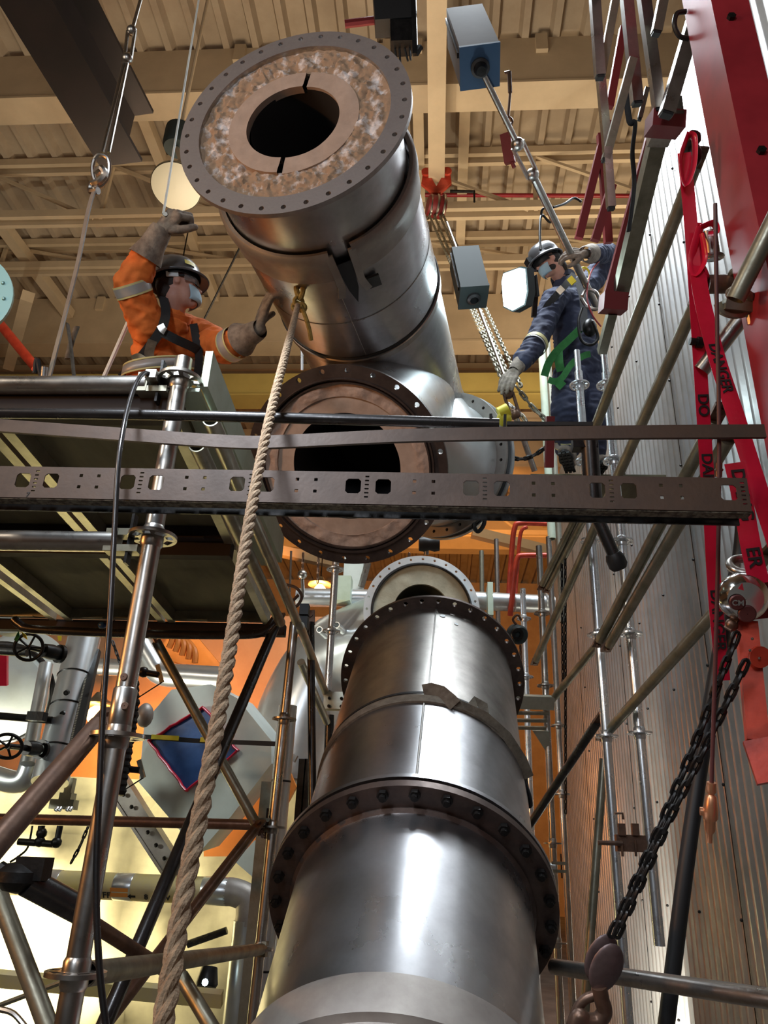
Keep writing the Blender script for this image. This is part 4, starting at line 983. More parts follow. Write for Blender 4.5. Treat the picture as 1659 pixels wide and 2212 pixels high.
RD = [((1347, 60), (1316, 232), 'short dark red bar near the top between the grey struts'), ((1312, 262), (1250, 515), 'long dark red bar leaning left above the navy worker'),
      ((1298, 290), (1314, 525), 'dark red bar leaning right beside the lowest grey strut'), ((1407, 285), (1312, 640), 'long dull red bar running down to the lower red block'), ((1322, 400), (1285, 520), 'short dark red bar just above the gloved hand'),
      ((1188, 900), (1186, 1010), 'red upright behind the navy worker\'s legs')]
for i, (a, c, lab) in enumerate(RD):
    b = MB(); d = 4.6 if i < 3 else 4.3; b.bar(at(*a, d), at(*c, d), .045, .045, FW); one('red_bar', b, m_redplate, lab, 'red bar')
# dark square rail along the wall edge with red blocks
t = thing('guard_rail', 'dark square rail running down along the top edge of the corrugated wall', 'rail', at(1325, 650, 4.2))
b = MB(); b.bar(at(1420, 300, 3.7), at(1338, 640, 4.3), .075, .075, FW); b.build('rail', m_olive, t)
b = MB(); b.bar(at(1452, 225, 3.5), at(1418, 300, 3.7), .10, .1, FW); b.build('upper_rail', m_galv, t)
for a, c, sz in (((1438, 262), 3.55, .15), ((1326, 650), 4.25, .13)):
    b = MB(); b.bar(at(a[0], a[1]-14, c), at(a[0]-3, a[1]+24, c), sz, .12, FW); b.build('red_block', m_redplate, t)
b = MB(); b.bar(at(1322, 675, 4.3), at(1300, 760, 4.5), .05, .05, FW); b.build('lower_rail', m_olive, t)
b = MB(); b.path(cr([at(1352, 200, 3.6), at(1360, 262, 3.6), at(1372, 268, 3.6), at(1366, 330, 3.6), at(1370, 400, 3.6), at(1358, 500, 3.6)], 6), .014, 8, None, .4); one('hanging_strap', b, m_beltblk, 'black strap hanging under the two long square struts', 'strap')
b = MB(); b.path(cr([at(1482, 25, 2.8), at(1462, 30, 2.8), at(1457, 55, 2.8), at(1468, 78, 2.8), at(1488, 84, 2.8)], 6), .009, 8); one('wire_hoop', b, m_blackiron, 'dark wire hoop on the left side of the red column', 'wire')
m_chain = mat('tarnished_chain', (.22, .20, .17), .45, .8, (.12, .11, .09), 30)
# light pole cable from the top toward the hard hat
b = MB(); b.path(cr([at(1169, 470, 5.5), at(1172, 452, 5.5), at(1190, 450, 5.5), at(1200, 470, 5.5), at(1188, 480, 5.5), at(1170, 465, 5.5), at(1166, 500, 5.4), at(1168, 540, 5.3)], 6), .009, 8); b.path(cr([at(1195, 448, 5.5), at(1220, 440, 5.6), at(1240, 428, 5.7), at(1256, 436, 5.7)], 6), .009, 8)
one('black_cable', b, m_blackiron, 'looped black cable above the hard hat of the navy worker', 'cable')

# red column ------------------------------------------------
cx0 = at(1492, 100, 2.75); cy_ = cx0.y
t = thing('red_column', 'big red steel column at the right edge of the view', 'column', (cx0.x+.16, cy_+.1, 0))
zc0 = 0.0; hx = cx0.x; cy_ = cy_-.30
b = MB(); b.box((hx+.06, cy_+.20, 6), (.12, .20, 12)); b.build('shaft', m_red, t)
for py in (40, 330):
    q = atY(1570, py, cy_+.10); b = MB(); b.lathe([(.001, .012), (.014, .012), (.014, 0)], (hx+.05, cy_+.10, q.z), (0, -1, 0), 6, False); b.build('bolt', m_blackiron, t)
# red barricade tape with letters
def tape(label, pts, wd, words, nrmv=None, size=.05):
    t = thing('barricade_tape', label, 'barricade tape', pts[0])
    P = cr(pts, 8); b = MB(); b.strip(P, wd, [(-FW)]*len(P), .0012); t_ = b.build('tape', m_tape, t)
    for (f, wr) in words:
        i = max(1, min(len(P)-2, int(f*len(P)))); tg = (P[i+1]-P[i-1]).normalized(); nn = -FW; sd = tg.cross(nn).normalized(); 
        text(wr, size, P[i]-FW*.004+sd*0, tg, nn.cross(tg).normalized(), m_letter, t_)
    return t
tape('near red tape strip hanging straight down behind the thin hose', [at(1478, 330, 2.45), at(1492, 480, 2.45), at(1503, 640, 2.42), at(1515, 830, 2.4), at(1526, 1000, 2.38), at(1534, 1110, 2.36), at(1545, 1290, 2.34), at(1562, 1470, 2.32)], .043,
     [(.46, 'DO'), (.62, 'DANGER'), (.88, 'DANGER')], size=.046)
tape('wide faded red tape slanting down across the column to the right edge', [at(1500, 480, 2.5), at(1512, 620, 2.4), at(1545, 760, 2.3), at(1590, 900, 2.2), at(1640, 1060, 2.1), at(1700, 1240, 2.0)], .052, [(.45, 'DANGER')], size=.044)
tape('red tape with bold black letters above the chain hoist', [at(1586, 1000, 2.1), at(1604, 1080, 2.08), at(1622, 1180, 2.05), at(1640, 1260, 2.03)], .055, [(.28, 'DANG'), (.75, 'ER')], size=.05)
t = thing('tape_knot', 'glossy crumpled red tape knot tied round a grey clamp', 'tape knot', at(1515, 500, 2.45))
b = MB()
for pts in ([(1486, 290), (1470, 345), (1480, 400), (1498, 360), (1500, 300), (1486, 290)], [(1512, 490), (1494, 560), (1502, 596), (1522, 560), (1514, 505)], [(1512, 492), (1540, 482), (1548, 500), (1530, 505)], [(1496, 590), (1510, 600), (1528, 596), (1520, 575)]):
    b = MB(); b.path(cr([at(x, y, 2.42+.02*random.random()) for x, y in pts], 6), .014, 8, None, .35); b.build('loop', m_tape, t)
b = MB(); b.ball(at(1492, 335, 2.5), .05, 12, (.7, .7, 1.1)); b.ball(at(1496, 300, 2.5), .028, 10); b.build('clamp', m_blackiron, t)
b = MB(); b.tube(at(1532, 500, 2.5), at(1540, 560, 2.5), .024, 14); b.torus(at(1540, 555, 2.5), UP, .028, .008, 16, 8); b.build('fitting', m_galv, t)
t = ledger('short open red stub tube crossing behind the coupler at the right edge', at(1526, 614, 2.45), at(1720, 612, 2.45), m_rusttube, (0, 0), .030)
t = ledger('thick near tube coming in from the right edge to the coupler', at(1690, 440, 2.05), at(1588, 648, 2.1), m_olive, (0, 0), .0252)
t = ledger('thick near tube going down left from the coupler behind the tape', at(1600, 690, 2.35), at(1515, 800, 2.4), m_galv, (0, 0), .0252)
t = thing('tube_coupler', 'grey swivel coupler joining the near tubes at the right edge', 'coupler', at(1590, 665, 2.2))
b = MB(); b.torus(at(1600, 640, 2.2), at(1660, 500, 2.1)-at(1588, 640, 2.1), .032, .012, 20, 8); b.torus(at(1585, 612, 2.42), RT, .037, .012, 20, 8); b.bar(at(1560, 660, 2.2), at(1630, 668, 2.2), .05, .03, UP); b.path(cr([at(1550, 655, 2.2), at(1560, 672, 2.2), at(1590, 680, 2.2), at(1628, 668, 2.2), at(1632, 655, 2.2)], 5), .012, 8); b.build('jaws', m_olive, t)
b = MB(); b.tube(at(1618, 680, 2.2), at(1622, 700, 2.2), .01, 8); b.build('bolt', m_galv, t)
b = MB(); b.tube(at(1490, 737, 2.4), at(1518, 741, 2.4), .012, 10); b.tube(at(1505, 739, 2.4), at(1518, 741, 2.4), .018, 10); one('toggle_pin', b, m_blackiron, 'small black toggle pin crossing the red tape', 'pin')

# lever chain hoist ----------------------------------------
hc = at(1606, 1290, 2.05)
t = thing('lever_chain_hoist', 'orange red lever chain hoist with a round chrome cover at the right edge', 'chain hoist', hc)
hn = (-FW-RT*.25-UP*.1).normalized(); hx_, hy_, hz_ = frame(hn, UP)
b = MB(); b.lathe([(.001, .03), (.045, .028), (.062, .012), (.066, -.01), (.06, -.03), (.001, -.03)], hc, hn, 40); cc_ = b.build('chrome_cover', m_chrome, t)
for k, (dx, dy, rad) in enumerate(((-.022, -.008, .021), (.026, .010, .022), (.004, -.038, .023))):
    b = MB(); q = hc+RT*dx+UP*dy+hn*.0285; b.lathe([(.001, .003), (rad*.85, .003), (rad, .0)], q, hn, 24); b.build('recessed_disc', m_labelgrey, cc_)
    if k == 0: text('CM', .02, q+hn*.009, hn.cross(UP).normalized()*-1, UP, m_chrome, cc_)
b = MB(); b.prism([hc+RT*a+UP*c+hn*.027 for a, c in ((-.02, .028), (.0, .022), (.02, .03), (.01, .045), (-.01, .043))], hn*.003); b.build('red_emblem', m_redtext, cc_)
b = MB(); b.torus(at(1608, 1222, 2.1), (UP*.9+hn*.5).normalized(), .036, .012, 30, 10); b.tube(at(1608, 1222, 2.1), at(1604, 1250, 2.08), .014, 12); b.lathe([(.001, 0), (.036, 0)], at(1608, 1222, 2.1), (UP*.9+hn*.5).normalized(), 24); b.build('hand_wheel', m_galv, t)
b = MB(); b.bar(at(1640, 1240, 2.13), at(1655, 1330, 2.13), .10, .07, hn); b.build('gear_case', m_redplate, t)
b = MB(); b.bar(at(1612, 1345, 2.08), at(1636, 1600, 1.95), .052, .035, hn); b.bar(at(1636, 1598, 1.95), at(1668, 1690, 1.9), .07, .04, hn)
b.lathe([(.001, .0), (.028, 0), (.028, .01), (.001, .01)], at(1631, 1415, 2.02)-FW*.02, -FW, 24); b.build('lever', m_redhoist, t)
b = MB()
for px, py in ((1620, 1405), (1640, 1422), (1625, 1380)): b.ball(at(px, py, 1.985), .004, 8)
b.build('rivet', m_galv, t)
b = MB(); b.bar(at(1572, 1360, 2.07), at(1606, 1312, 2.07), .02, .02); b.ball(at(1580, 1350, 2.07), .018, 10); b.build('chain_guide', m_rusttube, t)
g = 'heavy black load chains at the lower right'
hb = at(1318, 2075, 2.0)
chain([at(1592, 1370, 2.0), at(1500, 1610, 1.98), at(1420, 1800, 1.98), at(1316, 2030, 2.0)], .0054, .034, .027, m_blackiron, 'left strand of the heavy black chain from the hoist to the hook block', 'chain', g)
chain([at(1612, 1430, 1.92), at(1530, 1600, 1.93), at(1440, 1780, 1.94), at(1328, 2030, 1.98)], .0054, .034, .027, m_blackiron, 'right strand of the heavy black chain from the hoist to the hook block', 'chain', g)
t = thing('hook_block', 'dark rusty hook block at the bottom of the heavy chains', 'hook', at(1290, 2140, 2.0))
b = MB(); ax = (at(1330, 2030, 2.0)-at(1290, 2130, 2.0)).normalized(); c = at(1304, 2080, 2.0); x, y, z = frame(ax, FW)
for s in (-1, 1): b.ball(c+y*s*.022, .066, 20, (.62, .16, 1), (x, y, z))
b.ball(c+x*.03, .04, 14, (.5, .6, 1.1), (x, y, z)); b.build('side_plates', mat('worn_hook_steel', (.15, .11, .11), .45, .6, (.08, .055, .055), 12, bump=.2), t)
b = MB(); b.path(cr([at(1294, 2130, 1.98), at(1300, 2160, 1.98), at(1306, 2185, 1.98), at(1292, 2204, 1.98), at(1268, 2205, 1.98), at(1252, 2195, 1.98), at(1240, 2215, 1.98)], 6), .02, 12); b.path(cr([at(1286, 2150, 2.0), at(1262, 2160, 2.0), at(1244, 2185, 2.0), at(1230, 2225, 2.0)], 5), .013, 10)
b.build('hook', m_rusttube, t)
b = MB(); b.path(cr([at(1545, 440, 1.9), at(1549, 700, 1.9), at(1553, 900, 1.9), at(1552, 1150, 1.88), at(1546, 1400, 1.87), at(1537, 1690, 1.86)], 10), .0052, 10)
t = thing('air_hose', 'thin dark red hose hanging down with a brass fitting at its lower end', 'hose', at(1537, 1700, 1.86)); b.build('hose', mat('maroon_hose', (.10, .035, .035), .4), t)
b = MB(); a = at(1537, 1690, 1.86); c = at(1533, 1820, 1.86); u = c-a
b.lathe([(.001, 0), (.011, 0), (.011, .16*u.length), (.007, .2*u.length), (.013, .24*u.length), (.017, .45*u.length), (.017, .6*u.length), (.012, .64*u.length), (.012, .8*u.length), (.006, .86*u.length), (.006, u.length), (.001, u.length)], a, u, 14); b.tube(at(1512, 1752, 1.87), at(1550, 1756, 1.86), .010, 10); b.build('brass_fitting', m_copper, t)
b = MB(); b.torus(at(1553, 1015, 1.9), UP, .007, .004, 12, 6); b.tube(at(1553, 1000, 1.9), at(1552, 1030, 1.9), .0085, 10); b.build('joint', m_rusttube, t)
b = MB(); b.path(cr([at(1606, 1100, 2.7), at(1598, 1200, 2.7), at(1575, 1300, 2.65), at(1556, 1400, 2.6), at(1535, 1520, 2.55), at(1512, 1660, 2.5), at(1478, 1900, 2.4), at(1436, 2240, 2.3)], 8), .0245, 16)
one('black_hose', b, m_black, 'thick black hose running down in front of the wall behind the heavy chains', 'hose')
# thin chains right of the joint
for x0, x1, y0, y1, d, lab in ((1213, 1216, 1165, 1480, 5.3, 'left thin black chain hanging beside the wall corner'), (1221, 1222, 1160, 1760, 5.25, 'right thin black chain hanging beside the wall corner')):
    chain([at(x0, y0, d), at(x1, y1, d)], .0045, .032, .024, m_blackiron, lab)
t = thing('small_chain_hoist', 'small dark green chain hoist right of the brown flange', 'chain hoist', at(1117, 1372, 4.9))
b = MB(); b.lathe([(.001, -.05), (.05, -.05), (.062, -.03), (.062, .03), (.05, .05), (.001, .05)], at(1117, 1370, 4.9), -FW+RT*.3, 28); b.build('drum', m_boxgreen, t)
b = MB(); b.lathe([(.02, -.01), (.04, -.01), (.04, .01), (.02, .01)], at(1117, 1370, 4.84), -FW+RT*.3, 24, True, True); b.build('cover_ring', m_blackiron, t)
b = MB(); b.path(cr([at(1116, 1350, 4.9), at(1108, 1338, 4.9), at(1118, 1328, 4.9), at(1126, 1340, 4.9)], 5), .008, 8); b.build('hook', m_rusttube, t)
chain([at(1124, 1395, 4.9), at(1128, 1500, 4.9)], .004, .028, .02, m_rusttube, 'thin chain hanging from the small green hoist')
t = thing('small_chain_hoist', 'small black chain hoist hanging right above the white flange', 'chain hoist', at(927, 1175, 6.0))
b = MB(); b.lathe([(.001, -.08), (.055, -.08), (.062, -.04), (.05, 0), (.062, .04), (.055, .08), (.001, .08)], at(927, 1175, 6.0), RT, 24); b.build('drum', m_black, t)
b = MB(); b.tube(at(920, 1155, 6.0), at(921, 1198, 6.0), .02, 10); b.build('pin', m_galv, t)
for x0, x1, lab in ((655, 652, 'rusty chain hanging in the orange gap left of the grey post'), (688, 686, 'second rusty chain in the orange gap nearer the grey post'), (884, 878, 'short chain visible between the two flanges')):
    chain([at(x0, 1195, 7.0), at(x1, 1262, 7.0)], .006, .045, .03, m_rusttube, lab)
t = thing('rope_clamp', 'small grey cable clamp on the rope in the orange gap', 'clamp', at(653, 1240, 6.8))
b = MB(); b.ball(at(653, 1241, 6.8), .045, 10); b.tube(at(653, 1245, 6.8), at(655, 1290, 6.8), .016, 8); b.build('clamp', m_galv, t)
b = MB(); b.tube(at(629, 1190, 5.5), at(625, 1300, 5.5), .008, 6); one('steel_wire', b, m_galv, 'thin grey wire in the orange gap left of the chains', 'wire')
# red ladder hoops
for k, (pts, lab) in enumerate(((((1192, 1132), (1125, 1130), (1112, 1140), (1106, 1185), (1098, 1300)), 'upper red rail hoop left of the wall corner'), (((1190, 1200), (1132, 1200), (1118, 1206), (1112, 1240), (1102, 1330)), 'lower red rail hoop left of the wall corner'))):
    b = MB(); b.path(cr([at(x, y, 7.5-k*.2) for x, y in pts], 6), .026, 10); b.path(cr([at(x+14, y+8, 7.8-k*.2) for x, y in pts[1:]], 6), .02, 8) if k == 0 else None
    one('red_rail', b, m_redhoist, lab, 'rail')
b = MB(); b.box(at(795, 1245, 8), (.14, .1, .5)); b.bar(at(812, 1262, 8), at(798, 1200, 8), .08, .08)
b = MB(); a = at(765, 1240, 8); b.box(a, (.20, .18, .75)); one('concrete_post', b, m_ductpaint, 'pale green column standing in the orange gap above the elbow', 'column')
b = MB(); b.bar(at(780, 1268, 7.8), at(795, 1215, 7.8), .05, .05); one('steel_wire', b, m_galv, 'slanted pale strut right of the pale green column', 'strut')
# light beams in the far orange bay
for a, c, lab in (((1020, 1150), (1190, 1192), 'long pale brace in the orange far bay below the tray'), ((600, 1190), (720, 1215), 'pale brace in the orange far bay beside the near open flange')):
    b = MB(); b.bar(at(*a, 16), at(*c, 16), .2, .2); one('roof_brace', b, m_beam, lab, 'roof brace')

# ============================================================ LEFT BACKGROUND
# ochre insulated duct wall
b = MB(); nx, nz = 60, 26; vs = []; fs = []
for i in range(nx+1):
    for j in range(nz+1):
        x = -5.6+4.7*i/nx; z = -.2+2.32*j/nz; d = .26*noise.noise(V((x*1.1, z*1.3, 4)))+.07*noise.noise(V((x*4, z*4, 1)))
        vs.append((x, 6.6+d, z))
for i in range(nx):
    for j in range(nz): a = i*(nz+1)+j; fs.append((a, a+nz+1, a+nz+2, a+1))
b.add(vs, fs); b.box((-3.25, 7.0, 1.0), (4.7, .5, 2.2))
one('insulated_duct', b, m_olivewall, 'big ochre blanket covered duct glowing at the lower left', 'duct')
t = thing('duct_end', 'pale eight sided duct end with a blue film window and red tape edge', 'duct', atY(430, 1640, 5.6))
oc = [(455, 1478), (512, 1508), (586, 1600), (586, 1650), (500, 1762), (430, 1842), (300, 1690), (312, 1560), (370, 1490)]
b = MB(); b.prism([atY(x, y, 5.6) for x, y in oc], V((0, .5, .05))); b.build('panel', m_ductpaint, t)
wq = [(440, 1528), (514, 1622), (402, 1708), (322, 1600)]
b = MB(); b.prism([atY(x, y, 5.585) for x, y in wq], V((0, .01, 0))); b.build('blue_film', m_bluefilm, t)
for k in range(4):
    p0 = atY(*wq[k], 5.57); p1 = atY(*wq[(k+1) % 4], 5.57); b = MB(); n = 10
    b.path([p0.lerp(p1, i/n)+V((random.uniform(-.006, .006), random.uniform(-.008, .004), random.uniform(-.006, .006))) for i in range(n+1)], .022, 8, None, .45); b.build('red_tape', m_tape, t)
b = MB(); b.strip([atY(268, 1588, 5.2), atY(420, 1600, 5.2), atY(600, 1607, 5.2)], .03, (0, 1, 0), .004)
t2 = thing('striped_strap', 'yellow and black striped strap stretched across the blue window', 'strap', atY(430, 1600, 5.2)); b.build('strap', m_beltblk, t2)
for a, c in ((.02, .12), (.18, .36), (.50, .56), (.62, .70)):
    b = MB(); p0 = atY(268, 1588, 5.195); p1 = atY(600, 1607, 5.195); b.strip([p0.lerp(p1, a), p0.lerp(p1, c)], .03, (0, 1, 0), .004); b.build('yellow_stripe', m_yellow, t2)
b = MB(); b.bar(atY(240, 1660, 5.9), atY(400, 1915, 5.9), .14, .12); b.bar(atY(225, 1690, 5.85), atY(385, 1935, 5.85), .06, .02)
t = thing('bolted_beam', 'grey bolted steel angle slanting below the duct end', 'beam', atY(330, 1800, 5.9)); b.build('angle', m_collar, t)
b = MB()
for k in range(9): b.ball(atY(250, 1690, 5.8).lerp(atY(392, 1912, 5.8), k/8), .016, 8)
b.build('bolt_head', m_blackiron, t)
for pts, lab in ((((560, 1668), (620, 1668), (530, 1800), (470, 1850)), 'wall patch coloured orange for the lamp glow below the duct end'),):
    b = MB(); b.prism([atY(600, 1600, 6.2), atY(640, 1700, 6.2), atY(560, 1850, 6.2), atY(440, 1850, 6.2), atY(440, 1800, 6.2)], V((0, .05, 0))); one('orange_glow_patch', b, m_orange, lab, 'plate')  # added patch, orange lamp glow on the wall put into its colour
b = MB(); b.prism([atY(550, 1815, 5.7), atY(552, 1900, 5.7), atY(508, 1862, 5.7)], V((0, .3, 0))); one('pale_plate', b, m_ductpaint, 'small pale triangular plate left of the grey channel post', 'plate')
# horizontal insulated pipe with elbow
b = MB(); b.path(cr([atY(300, 1380, 7), atY(325, 1425, 7), atY(350, 1455, 7), atY(420, 1462, 7), atY(480, 1466, 7)], 6), .11, 24); one('insulated_pipe', b, m_palevessel, 'dented silver insulated pipe with an elbow behind the near rope', 'pipe')
b = MB(); b.path(cr([atY(215, 1440, 7.2), atY(260, 1442, 7.2), atY(300, 1444, 7.2)], 3), .08, 20); one('insulated_pipe', b, m_palevessel, 'short pale pipe seen behind the nearest left post', 'pipe')
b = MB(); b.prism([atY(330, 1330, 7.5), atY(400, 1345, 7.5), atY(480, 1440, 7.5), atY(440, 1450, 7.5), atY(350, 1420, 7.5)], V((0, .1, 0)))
one('orange_machine', b, m_orange, 'orange machine frame glimpsed between the braces under the platform', 'machine')
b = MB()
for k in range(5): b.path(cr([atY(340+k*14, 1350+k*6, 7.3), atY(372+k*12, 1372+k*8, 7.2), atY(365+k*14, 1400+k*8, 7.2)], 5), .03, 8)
one('orange_hose', b, m_orange, 'bundle of orange hoses in front of the orange machine frame', 'hose')
# sight glass vessel
t = thing('sight_glass_vessel', 'upright silver cylinder with a black ribbed scale strip at the left', 'vessel', atY(110, 1690, 4.6))
va_, vb_ = atY(182, 1378, 4.9), atY(108, 1690, 4.6)
b = MB(); b.tube(va_, vb_, .105, 32); b.build('cylinder', m_palevessel, t)
u = (vb_-va_).normalized()
for k in (.30, .52, .80): b = MB(); b.torus(va_.lerp(vb_, k), u, .105, .006, 32, 6); b.build('band', m_blackiron, t)
b = MB()
for px, py in ((144, 1496), (136, 1541), (129, 1571)): b.lathe([(.001, .012), (.016, .012), (.016, -.01)], at(px, py, (at(px, py, 1)-CAM).length*0+ (va_.lerp(vb_, .55)-CAM).dot(FW)-.11), -FW, 10)
b.build('bolt', m_blackiron, t)
s0, s1 = at(207, 1408, (va_-CAM).dot(FW)-.04), at(162, 1608, (vb_-CAM).dot(FW)-.06)
b = MB(); b.bar(s0, s1, .06, .03, FW); sstrip = b.build('scale_strip', m_black, t)
b = MB()
for k in range(60): q = s0.lerp(s1, (k+.5)/60)-FW*.018-RT*.012; b.box(q, (.028, .006, .007), (RT, FW, (s1-s0).normalized()))
o = b.build('scale_mark', m_alu, sstrip)
b = MB(); b.tube(atY(100, 1436, 5.0), atY(60, 1650, 4.8), .045, 20); one('insulated_pipe', b, m_palevessel, 'narrow silver pipe left of the sight glass vessel', 'pipe')
b = MB(); b.path(cr([atY(70, 1640, 4.9), atY(56, 1680, 4.9), atY(30, 1690, 4.9), atY(-20, 1676, 4.9)], 6), .07, 18); one('insulated_pipe', b, m_palevessel, 'silver pipe elbow at the left edge below the valves', 'pipe')
b = MB(); vc = at(-5, 1500, 6.0); b.lathe([(.001, .12), (.25, .09), (.36, .02), (.38, -.05), (.38, -.8), (.001, -.8)], vc, (-FW+RT*.2), 48)
t = thing('round_vessel', 'dull grey round vessel end cut off by the left edge', 'vessel', vc); b.build('dished_head', m_ductpaint, t)
b = MB(); b.torus(vc+FW*.05, (-FW+RT*.2), .385, .022, 48, 8); b.build('rim', m_blackiron, t)
b = MB(); b.box(at(3, 1448, 5.6), (.09, .03, .22), (RT, FW, UP)); b.build('red_patch', m_tape, t)
def valve(label, c, R, n, stem):
    t = thing('hand_valve', label, 'valve', c); b = MB(); n = V(n).normalized(); x, y, z = frame(n)
    b.torus(c, n, R, R*.13, 28, 8)
    for k in range(5): a = 2*PI*k/5; b.tube(c, c+(x*math.cos(a)+y*math.sin(a))*R, R*.09, 6)
    b.build('hand_wheel', m_blackiron, t)
    b = MB(); b.tube(c, stem, R*.22, 10); b.lathe([(.001, -.05), (.04, -.05), (.045, 0), (.04, .05), (.001, .05)], c.lerp(stem, .6), stem-c, 14); b.lathe([(.03, -.01), (.055, -.01), (.055, .012), (.03, .012)], c.lerp(stem, .85), stem-c, 16, True, True); b.build('body', m_blackiron, t)
valve('black valve wheel at the top left beside the silver vessel', at(62, 1398, 4.4), .075, -FW+RT*.3, at(140, 1415, 4.6))
valve('black valve wheel at the left edge below the grey vessel', at(16, 1612, 4.2), .075, -FW+RT*.2-UP*.3, at(100, 1620, 4.5))
b = MB(); b.tube(atY(-20, 1403, 4.6), atY(60, 1408, 4.6), .032, 12); one('black_pipe', b, m_blackiron, 'black pipe entering the upper valve from the left edge', 'pipe')
b = MB(); b.tube(atY(-20, 1545, 4.5), atY(112, 1556, 4.6), .022, 10); b.box(atY(80, 1548, 4.5), (.10, .06, .05)); one('black_pipe', b, m_blackiron, 'black pipe with a small fitting between the two valves', 'pipe')
b = MB(); b.torus(at(78, 1390, 4.9), -FW, .12, .012, 24, 6); 
b = MB(); b.prism([at(30, 1382, 4.3), at(40, 1362, 4.3), at(42, 1375, 4.3), at(36, 1386, 4.3)], FW*.004); one('green_tag', b, m_green, 'small green tag tied above the upper valve', 'tag')
b = MB(); b.prism([at(46, 1364, 4.3), at(56, 1372, 4.3), at(59, 1382, 4.3), at(50, 1376, 4.3)], FW*.004); one('yellow_tag', b, m_yellow, 'small yellow tag tied beside the green tag', 'tag')
b = MB(); b.prism([at(124, 1374, 4.5), at(133, 1374, 4.5), at(132, 1384, 4.5), at(126, 1384, 4.5)], FW*.004); one('yellow_tag', b, m_yellow, 'small yellow tag beside the top of the silver vessel', 'tag')
b = MB(); b.ball(at(221, 1351, 3.9), .022, 12, (1, 1, .8)); one('blue_cap', b, m_bluefilm, 'small blue cap on the tube under the platform', 'cap')
b = MB(); b.ball(at(20, 1352, 5.6), .11, 16, (1, 1, .7)); b.lathe([(.001, 0), (.12, 0), (.12, .02), (.001, .02)], at(18, 1362, 5.6), UP, 24); one('white_cap_valve', b, m_ductpaint, 'white round valve head at the left edge under the platform', 'valve')
# tassel of dark hose right of near post and valves with wires
b = MB(); pts = [atY(292, 1478, 4.3), atY(288, 1560, 4.3), atY(272, 1640, 4.25), atY(262, 1720, 4.2)]
P = resample(cr(pts, 8), .035); 
for p in P: b.ball(p+V((random.uniform(-.006, .006), 0, 0)), .028, 8)
one('gnarled_hose', b, m_blackiron, 'knobbly black hose hanging just right of the nearest left post', 'hose')
for (a, c, lab) in (((310, 1452), (342, 1458), 'upper small black valve with a lever right of the near post'), ((272, 1661), (302, 1664), 'lower small black valve with a lever right of the near post')):
    t = thing('lever_valve', lab, 'valve', atY(*a, 4.3)); b = MB(); b.tube(atY(*a, 4.3), atY(*c, 4.3), .018, 10); b.ball(atY(*a, 4.3), .032, 10); b.build('body', m_blackiron, t)
    b = MB(); b.bar(atY(c[0]-2, c[1]-22, 4.3), atY(c[0]+8, c[1]+16, 4.3), .012, .025); b.build('lever', m_olive, t)
    b = MB(); b.tube(atY(c[0]+8, c[1]+16, 4.3), atY(c[0]-45, c[1]+50, 4.3), .0035, 6); b.build('pull_wire', m_blackiron, t)
b = MB(); b.ball(at(313, 1545, 4.9), .06, 14, (.9, .9, 1.3)); one('grey_float', b, m_collar, 'grey rounded fitting behind the knobbly hose', 'fitting')
# yellow pipe with writing
YP = 5.7
t = thing('yellow_pipe', 'yellow wrapped pipe with black writing crossing at the lower left', 'pipe', atY(200, 1912, YP))
y0, y1 = atY(-20, 1902, YP), atY(490, 1926, YP)
b = MB(); b.tube(y0, y1, .085, 32); wrp = b.build('wrap', m_yelpipe, t)
def yat(px): return y0.lerp(y1, (px+20)/510.)
u = (y1-y0).normalized()
for p0, p1, mm in ((86, 133, m_palevessel), (254, 292, m_palevessel), (440, 492, m_palevessel)):
    b = MB(); b.lathe([(.086, 0), (.088, .004), (.088, (yat(p1)-yat(p0)).length), (.086, (yat(p1)-yat(p0)).length+.004)], yat(p0), u, 32); b.build('silver_patch', mm, wrp)
b = MB(); b.prism([yat(252)+V((0, -.089, -.005)), yat(290)+V((0, -.089, -.005)), yat(290)+V((0, -.070, -.06)), yat(252)+V((0, -.070, -.06))], V((0, -.002, 0))); b.build('orange_label', m_orangeband, t)
dn_ = V((0, -.80, -.6)).normalized(); upn = V((0, -.6, .80)).normalized(); upn = V((0, -.6, .8))
upn = (V((0, 0, 1))-dn_*dn_.z).normalized()
text('A7FF', .062, yat(234)+dn_*.089, u, upn, m_letter, t)
b = MB(); q = yat(300)+dn_*.088; b.prism([q-u*.035, q-u*.012+upn*.018, q-u*.012+upn*.007, q+u*.02+upn*.007, q+u*.02-upn*.007, q-u*.012-upn*.007, q-u*.012-upn*.018], dn_*.002); b.build('arrow_mark', m_letter, t)
text('8  MOV', .055, yat(352)+dn_*.089, u, upn, m_letter, t)
b = MB(); pe = y1; b.path(cr([pe, atY(508, 1928, YP), atY(535, 1942, YP), atY(538, 1975, YP), atY(535, 2000, YP)], 6), .088, 28); b.build('elbow', m_collar, t)
q0 = atY(533, 1990, YP); b = MB(); b.tube(q0, (q0.x, YP, 0), .088, 32); b.build('downpipe', m_palevessel, t)
q0 = atY(622, 1525, 4.9); b = MB(); b.tube(q0, (q0.x, 4.9, 0), .058, 28)
t = thing('insulated_pipe', 'tall pale insulated pipe standing behind the far left post', 'pipe', (q0.x, 4.9, 0)); b.build('jacket', m_palevessel, t)
b = MB()
for z in (.5, 1.0, 1.5, 2.0): b.lathe([(.058, -.006), (.0605, 0), (.058, .006)], (q0.x, 4.9, z), (0, 0, 1), 28)
b.build('band', m_blackiron, t)
q0 = atY(580, 1690, 5.0); b = MB(); b.box((q0.x, 5.0, q0.z/2), (.03, .10, q0.z)); b.box((q0.x, 4.95, q0.z/2), (.065, .01, q0.z)); one('channel_post', b, m_olive, 'grey channel post left of the tall pale pipe', 'post')
